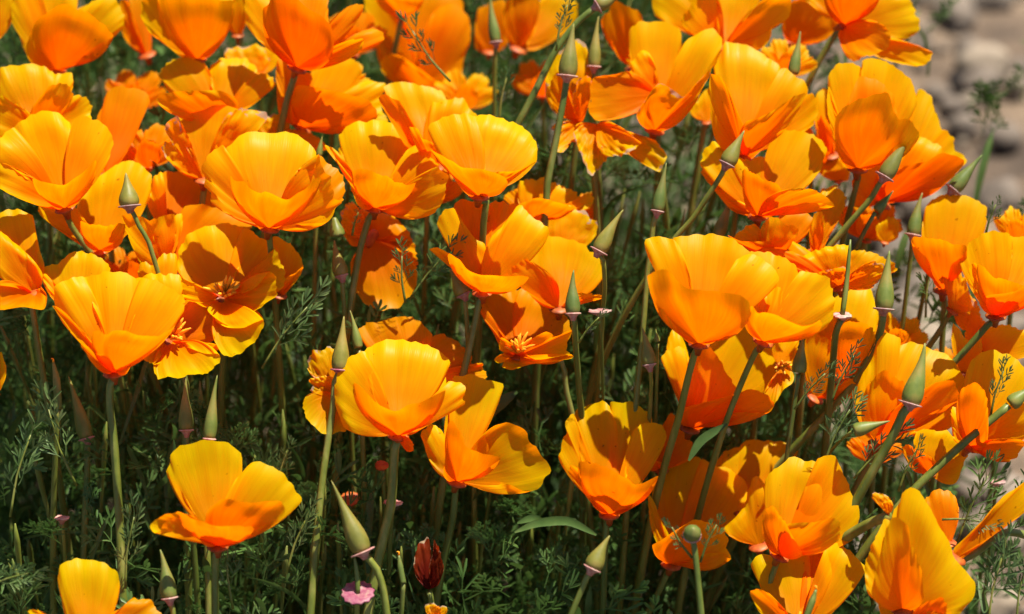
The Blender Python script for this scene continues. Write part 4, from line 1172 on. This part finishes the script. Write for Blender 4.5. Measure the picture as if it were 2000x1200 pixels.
sprig('dense leafy sprig between the round poppy and the diagonal stems', (1610,905), (1660,800), -20, 9, 1.1, .6, 'sprig', 14)
sprig('leafy sprig close under the folded green pod', (1668,935), (1745,860), -10, 9, 1.1, .55, 'sprig', 15)
sprig('dark sprig above the tall folded cup', (1755,960), (1790,880), -20, 7, .9, .5, 'leaf', 16)
sprig('spreading dark sprig right of the tall folded cup', (1870,1060), (1930,930), -30, 10, 1.0, .6, 'leaf', 17)
sprig('grey-green sprig lying sideways over the long shaded petal', (1840,1015), (1925,1020), -80, 8, 1.0, .5, 'sprig', 18)
sprig('curved forked sprig at the right edge near the bottom', (1955,1110), (1995,960), -20, 7, .9, .6, 'leaf', 19)
sprig('pale feathery sprig in the bottom left corner', (-30,1150), (55,1120), -170, 9, 1.0, .6, 'sprig', 20)
sprig('second pale sprig just above the bottom left corner', (20,1010), (60,850), 0, 9, .9, .5, 'sprig', 21)
sprig('feathery sprig left of the long scalloped-cup stem', (150,950), (95,800), 30, 9, .9, .5, 'sprig', 22)
sprig('upright sprig just right of the long scalloped-cup stem', (245,1150), (262,1010), -60, 9, .9, .45, 'sprig', 23)
sprig('pair-leaved sprig right of the rust-based poppy stem', (455,1190), (445,1060), -90, 9, .9, .5, 'sprig', 24)
sprig('fine upright sprig above the ragged right petal of the rust-based poppy', (540,960), (562,880), -10, 7, .9, .5, 'sprig', 25)
sprig('dim sprig low between two stems, bottom left of centre', (560,1120), (600,1010), -40, 9, .9, .5, 'sprig', 26)
sprig('thin forked sprig near the top right of the rust-ring poppy', (880,160), (805,60), 300, 7, .9, .6, 'leaf', 27)
sprig('pale forked sprig behind the smooth wide cup at the top', (975,240), (990,150), 330, 7, .9, .6, 'sprig', 28)
sprig('sprig right of the ribbed cup near the right edge', (1925,460), (1945,400), 110, 7, .9, .5, 'leaf', 29)
sprig('blurred sprig left of the ribbed cup, over the soil', (1808,620), (1820,520), 200, 8, .9, .5, 'leaf', 30)
sprig('low green sprig in the bottom right corner', (1930,1220), (1960,1080), -120, 9, 1.0, .6, 'sprig', 31)
sprig('second low sprig near the bottom right corner', (1985,1220), (2005,1100), -100, 9, 1.0, .6, 'sprig', 32)

def lance(label, pts, w, d, mat='blade'):
    P = resample([at(x, y, d) for x, y in parse(pts)], 14)
    T = np.gradient(P, axis=0)
    V, F = [], []
    for i in range(14):
        t = T[i] / np.linalg.norm(T[i])
        s = np.cross(t, FWD); s /= np.linalg.norm(s)
        ww = w * PX * math.sin(math.pi * (0.04 + .93 * i / 13)) ** .7
        V += [P[i] - s * ww - FWD * ww * .3, P[i], P[i] + s * ww - FWD * ww * .3]
    for i in range(13):
        k = i * 3
        F += [(k, k+1, k+4, k+3), (k+1, k+2, k+5, k+4)]
    o = link_mesh('lance_leaf', V, F, M[mat], None, P[0])
    tag(o, label, 'leaf', 'smooth narrow weed leaves among the poppies')
lance('long smooth leaf lying across the dark foliage, bottom centre right', '1165,1045 1110,1018 1050,1022 1005,1040', 9, -30)
lance('short smooth leaf above the long one, bottom centre right', '1070,1022 1040,1012 1010,1022', 7, -25)
lance('broad dim leaf right of the stretched glossy petal', '930,840 960,800 1010,765', 14, 190, 'blade')
lance('arching grey-green leaf below the wide orange cup', '1345,900 1370,860 1420,828', 9, 60)

# ------------------------------------------------------------------ bare stems filling the clump
r_ = random.Random(5)
n = 0
while n < 290:
    x, y = r_.uniform(-60, 1990), r_.uniform(-60, 1150)
    if r_.random() > cover(x, y) + .22: continue
    base = (0.35 * (750 - y) if y > 500 else 87 + 1.0 * (500 - y))
    d = base + r_.uniform(130, 620)
    if blocked(x, y, d, 20) or blocked(x, y + 70, d + 40, 20): continue
    lean = (x - 500) / 1500 * .55 + r_.gauss(0, .10)
    ln = r_.uniform(140, 330)
    pts = [(x, y), (x - lean * ln * .5, y + ln * .5), (x - lean * ln * .9, y + ln)]
    b = at(x, y, d)
    if b[2] < .06: continue
    P = to_ground([at(px, py, d + .55 * (py - y)) for px, py in pts])
    Q = resample(P, 22)
    rr = r_.uniform(2.8, 5.4) * PX
    prof = np.linspace(rr * .7, rr, 22)
    prof[0] = rr * .3; prof[1] = rr * 1.25; prof[2] = rr * 1.1
    v, f = tube(Q, prof, 7, .1)
    o = link_mesh('young_poppy_shoot', v, f, M['stem'], None, Q[-1])
    tag(o, 'plain green young shoot rising out of the feathery foliage', 'shoot', 'plain young shoots rising through the foliage')
    n += 1

# ------------------------------------------------------------------ ground and stones
m, nt, out = new_mat('soil')
L = nt.links
tex = node(nt, 'ShaderNodeTexCoord')
n1 = node(nt, 'ShaderNodeTexNoise', in_Scale=9.0, in_Detail=8.0, in_Roughness=0.65)
n2 = node(nt, 'ShaderNodeTexNoise', in_Scale=70.0, in_Detail=6.0, in_Roughness=0.7)
L.new(tex.outputs['Object'], n1.inputs['Vector']); L.new(tex.outputs['Object'], n2.inputs['Vector'])
r1 = ramp(nt, n1.outputs[0], [(0.36, (0.04, 0.026, 0.015)), (0.5, (0.11, 0.076, 0.048)), (0.66, (0.20, 0.145, 0.095))])
r2 = ramp(nt, n2.outputs[0], [(0.35, (0.6, 0.58, 0.56)), (0.6, (1.1, 1.05, 1.0))])
c = mixrgb(nt, 1.0, r1.outputs[0], r2.outputs[0], 'MULTIPLY')
p = node(nt, 'ShaderNodeBsdfPrincipled', in_Roughness=0.95)
bp = node(nt, 'ShaderNodeBump', in_Strength=0.8, in_Distance=0.006)
L.new(n2.outputs[0], bp.inputs['Height']); L.new(bp.outputs[0], p.inputs['Normal'])
L.new(c, p.inputs['Base Color']); L.new(p.outputs[0], out.inputs[0])
M['soil'] = m
N = 150
xs = np.sign(np.linspace(-1, 1, N)) * np.abs(np.linspace(-1, 1, N)) ** 3.2 * 30
ys = np.sign(np.linspace(-1, 1, N)) * np.abs(np.linspace(-1, 1, N)) ** 3.2 * 30 + 0.5
V = []
for yy in ys:
    for xx in xs:
        z = noise.noise(Vector((xx * 7, yy * 7, 0))) * .008 + noise.noise(Vector((xx * 25, yy * 25, 3))) * .004
        V.append((xx, yy, z - .004))
F = [(j*N+i, j*N+i+1, (j+1)*N+i+1, (j+1)*N+i) for j in range(N-1) for i in range(N-1)]
g = link_mesh('ground', V, F, M['soil'])
g['kind'] = 'structure'

def stone_material(name, a, b):
    m, nt, out = new_mat(name)
    tex = node(nt, 'ShaderNodeTexCoord')
    n1 = node(nt, 'ShaderNodeTexNoise', in_Scale=45.0, in_Detail=6.0)
    nt.links.new(tex.outputs['Object'], n1.inputs['Vector'])
    r = ramp(nt, n1.outputs[0], [(0.35, a), (0.65, b)])
    info = node(nt, 'ShaderNodeObjectInfo')
    p = node(nt, 'ShaderNodeBsdfPrincipled', in_Roughness=0.85)
    bp = node(nt, 'ShaderNodeBump', in_Strength=0.5, in_Distance=0.003)
    nt.links.new(n1.outputs[0], bp.inputs['Height']); nt.links.new(bp.outputs[0], p.inputs['Normal'])
    nt.links.new(r.outputs[0], p.inputs['Base Color']); nt.links.new(p.outputs[0], out.inputs[0])
    return m
M['stone_pale'] = stone_material('stone_pale', (0.14, 0.105, 0.07), (0.27, 0.21, 0.145))
M['stone_grey'] = stone_material('stone_grey', (0.075, 0.055, 0.038), (0.17, 0.13, 0.095))

def stone_mesh(seed, n=10, m=7):
    V = []
    for j in range(m + 1):
        th = math.pi * j / m
        for i in range(n):
            a = 2 * math.pi * i / n
            v = Vector((math.sin(th) * math.cos(a), math.sin(th) * math.sin(a), math.cos(th)))
            k = 1 + .5 * noise.noise(v * 1.5 + Vector((seed * 3.1, 0, 0))) + .16 * noise.noise(v * 4 + Vector((0, seed, 0)))
            V.append((v.x * k, v.y * k * .85, v.z * k * .62))
    F = [(j*n+i, j*n+(i+1) % n, (j+1)*n+(i+1) % n, (j+1)*n+i) for j in range(m) for i in range(n)]
    return np.array(V), F

def ground_at(x, y):
    a, b = at(x, y, 0), at(x, y, 1000)
    t = (0 - a[2]) / (b[2] - a[2])
    return a + (b - a) * t
for k, (x, y, r, mt, lab) in enumerate([
    (1925,140,55,'stone_pale','large pale blurred stone on the soil, top right'),
    (1860,30,42,'stone_pale','pale stone touching the top edge at right'),
    (1985,170,26,'stone_pale','small pale stone at the right edge near the top'),
    (1800,95,26,'stone_grey','grey stone behind the tip of the bright top right poppy'),
    (1880,255,34,'stone_grey','flat grey stone left of the right edge'),
    (1310,330,30,'stone_pale','pale stone seen through the gap right of the withered petals'),
    (1235,60,18,'stone_grey','grey stone glimpsed between upper stems'),
    (1635,870,22,'stone_pale','pale stone seen through the stems at lower right')]):
    v, f = stone_mesh(k)
    g0 = ground_at(x, y)
    rr = r * PX * np.linalg.norm(g0 - EYE) / DIST
    v = v * rr
    o = link_mesh('stone', v + (g0 + np.array([0, 0, rr * .35]))[None, :], f, M[mt], None, g0)
    tag(o, lab, 'stone', 'stones on the bare soil')
chunks = []
r_ = random.Random(9)
for i in range(5200):
    x, y = (r_.uniform(-.2, 1.0), r_.uniform(.1, 1.9)) if i % 4 else (r_.uniform(-1.4, 1.8), r_.uniform(-.5, 3.4))
    v, f = stone_mesh(i % 23 + 20, 7, 4)
    s = r_.choice([.002, .003, .004, .005, .007, .010, .014, .019]) * r_.uniform(.7, 1.3)
    a = r_.uniform(0, 6.28)
    R = np.array([[math.cos(a), -math.sin(a), 0], [math.sin(a), math.cos(a), 0], [0, 0, 1]])
    chunks.append((v @ R.T * s + np.array([x, y, s * .1]), f))
half = len(chunks) // 3
for part, mt, lab in ((chunks[:half], 'stone_pale', 'pale grit scattered over the soil'), (chunks[half:], 'stone_grey', 'grey-brown clods and pebbles covering the soil')):
    o = merged('gravel', part, M[mt])
    o['kind'] = 'stuff'; o['label'] = lab; o['category'] = 'gravel'
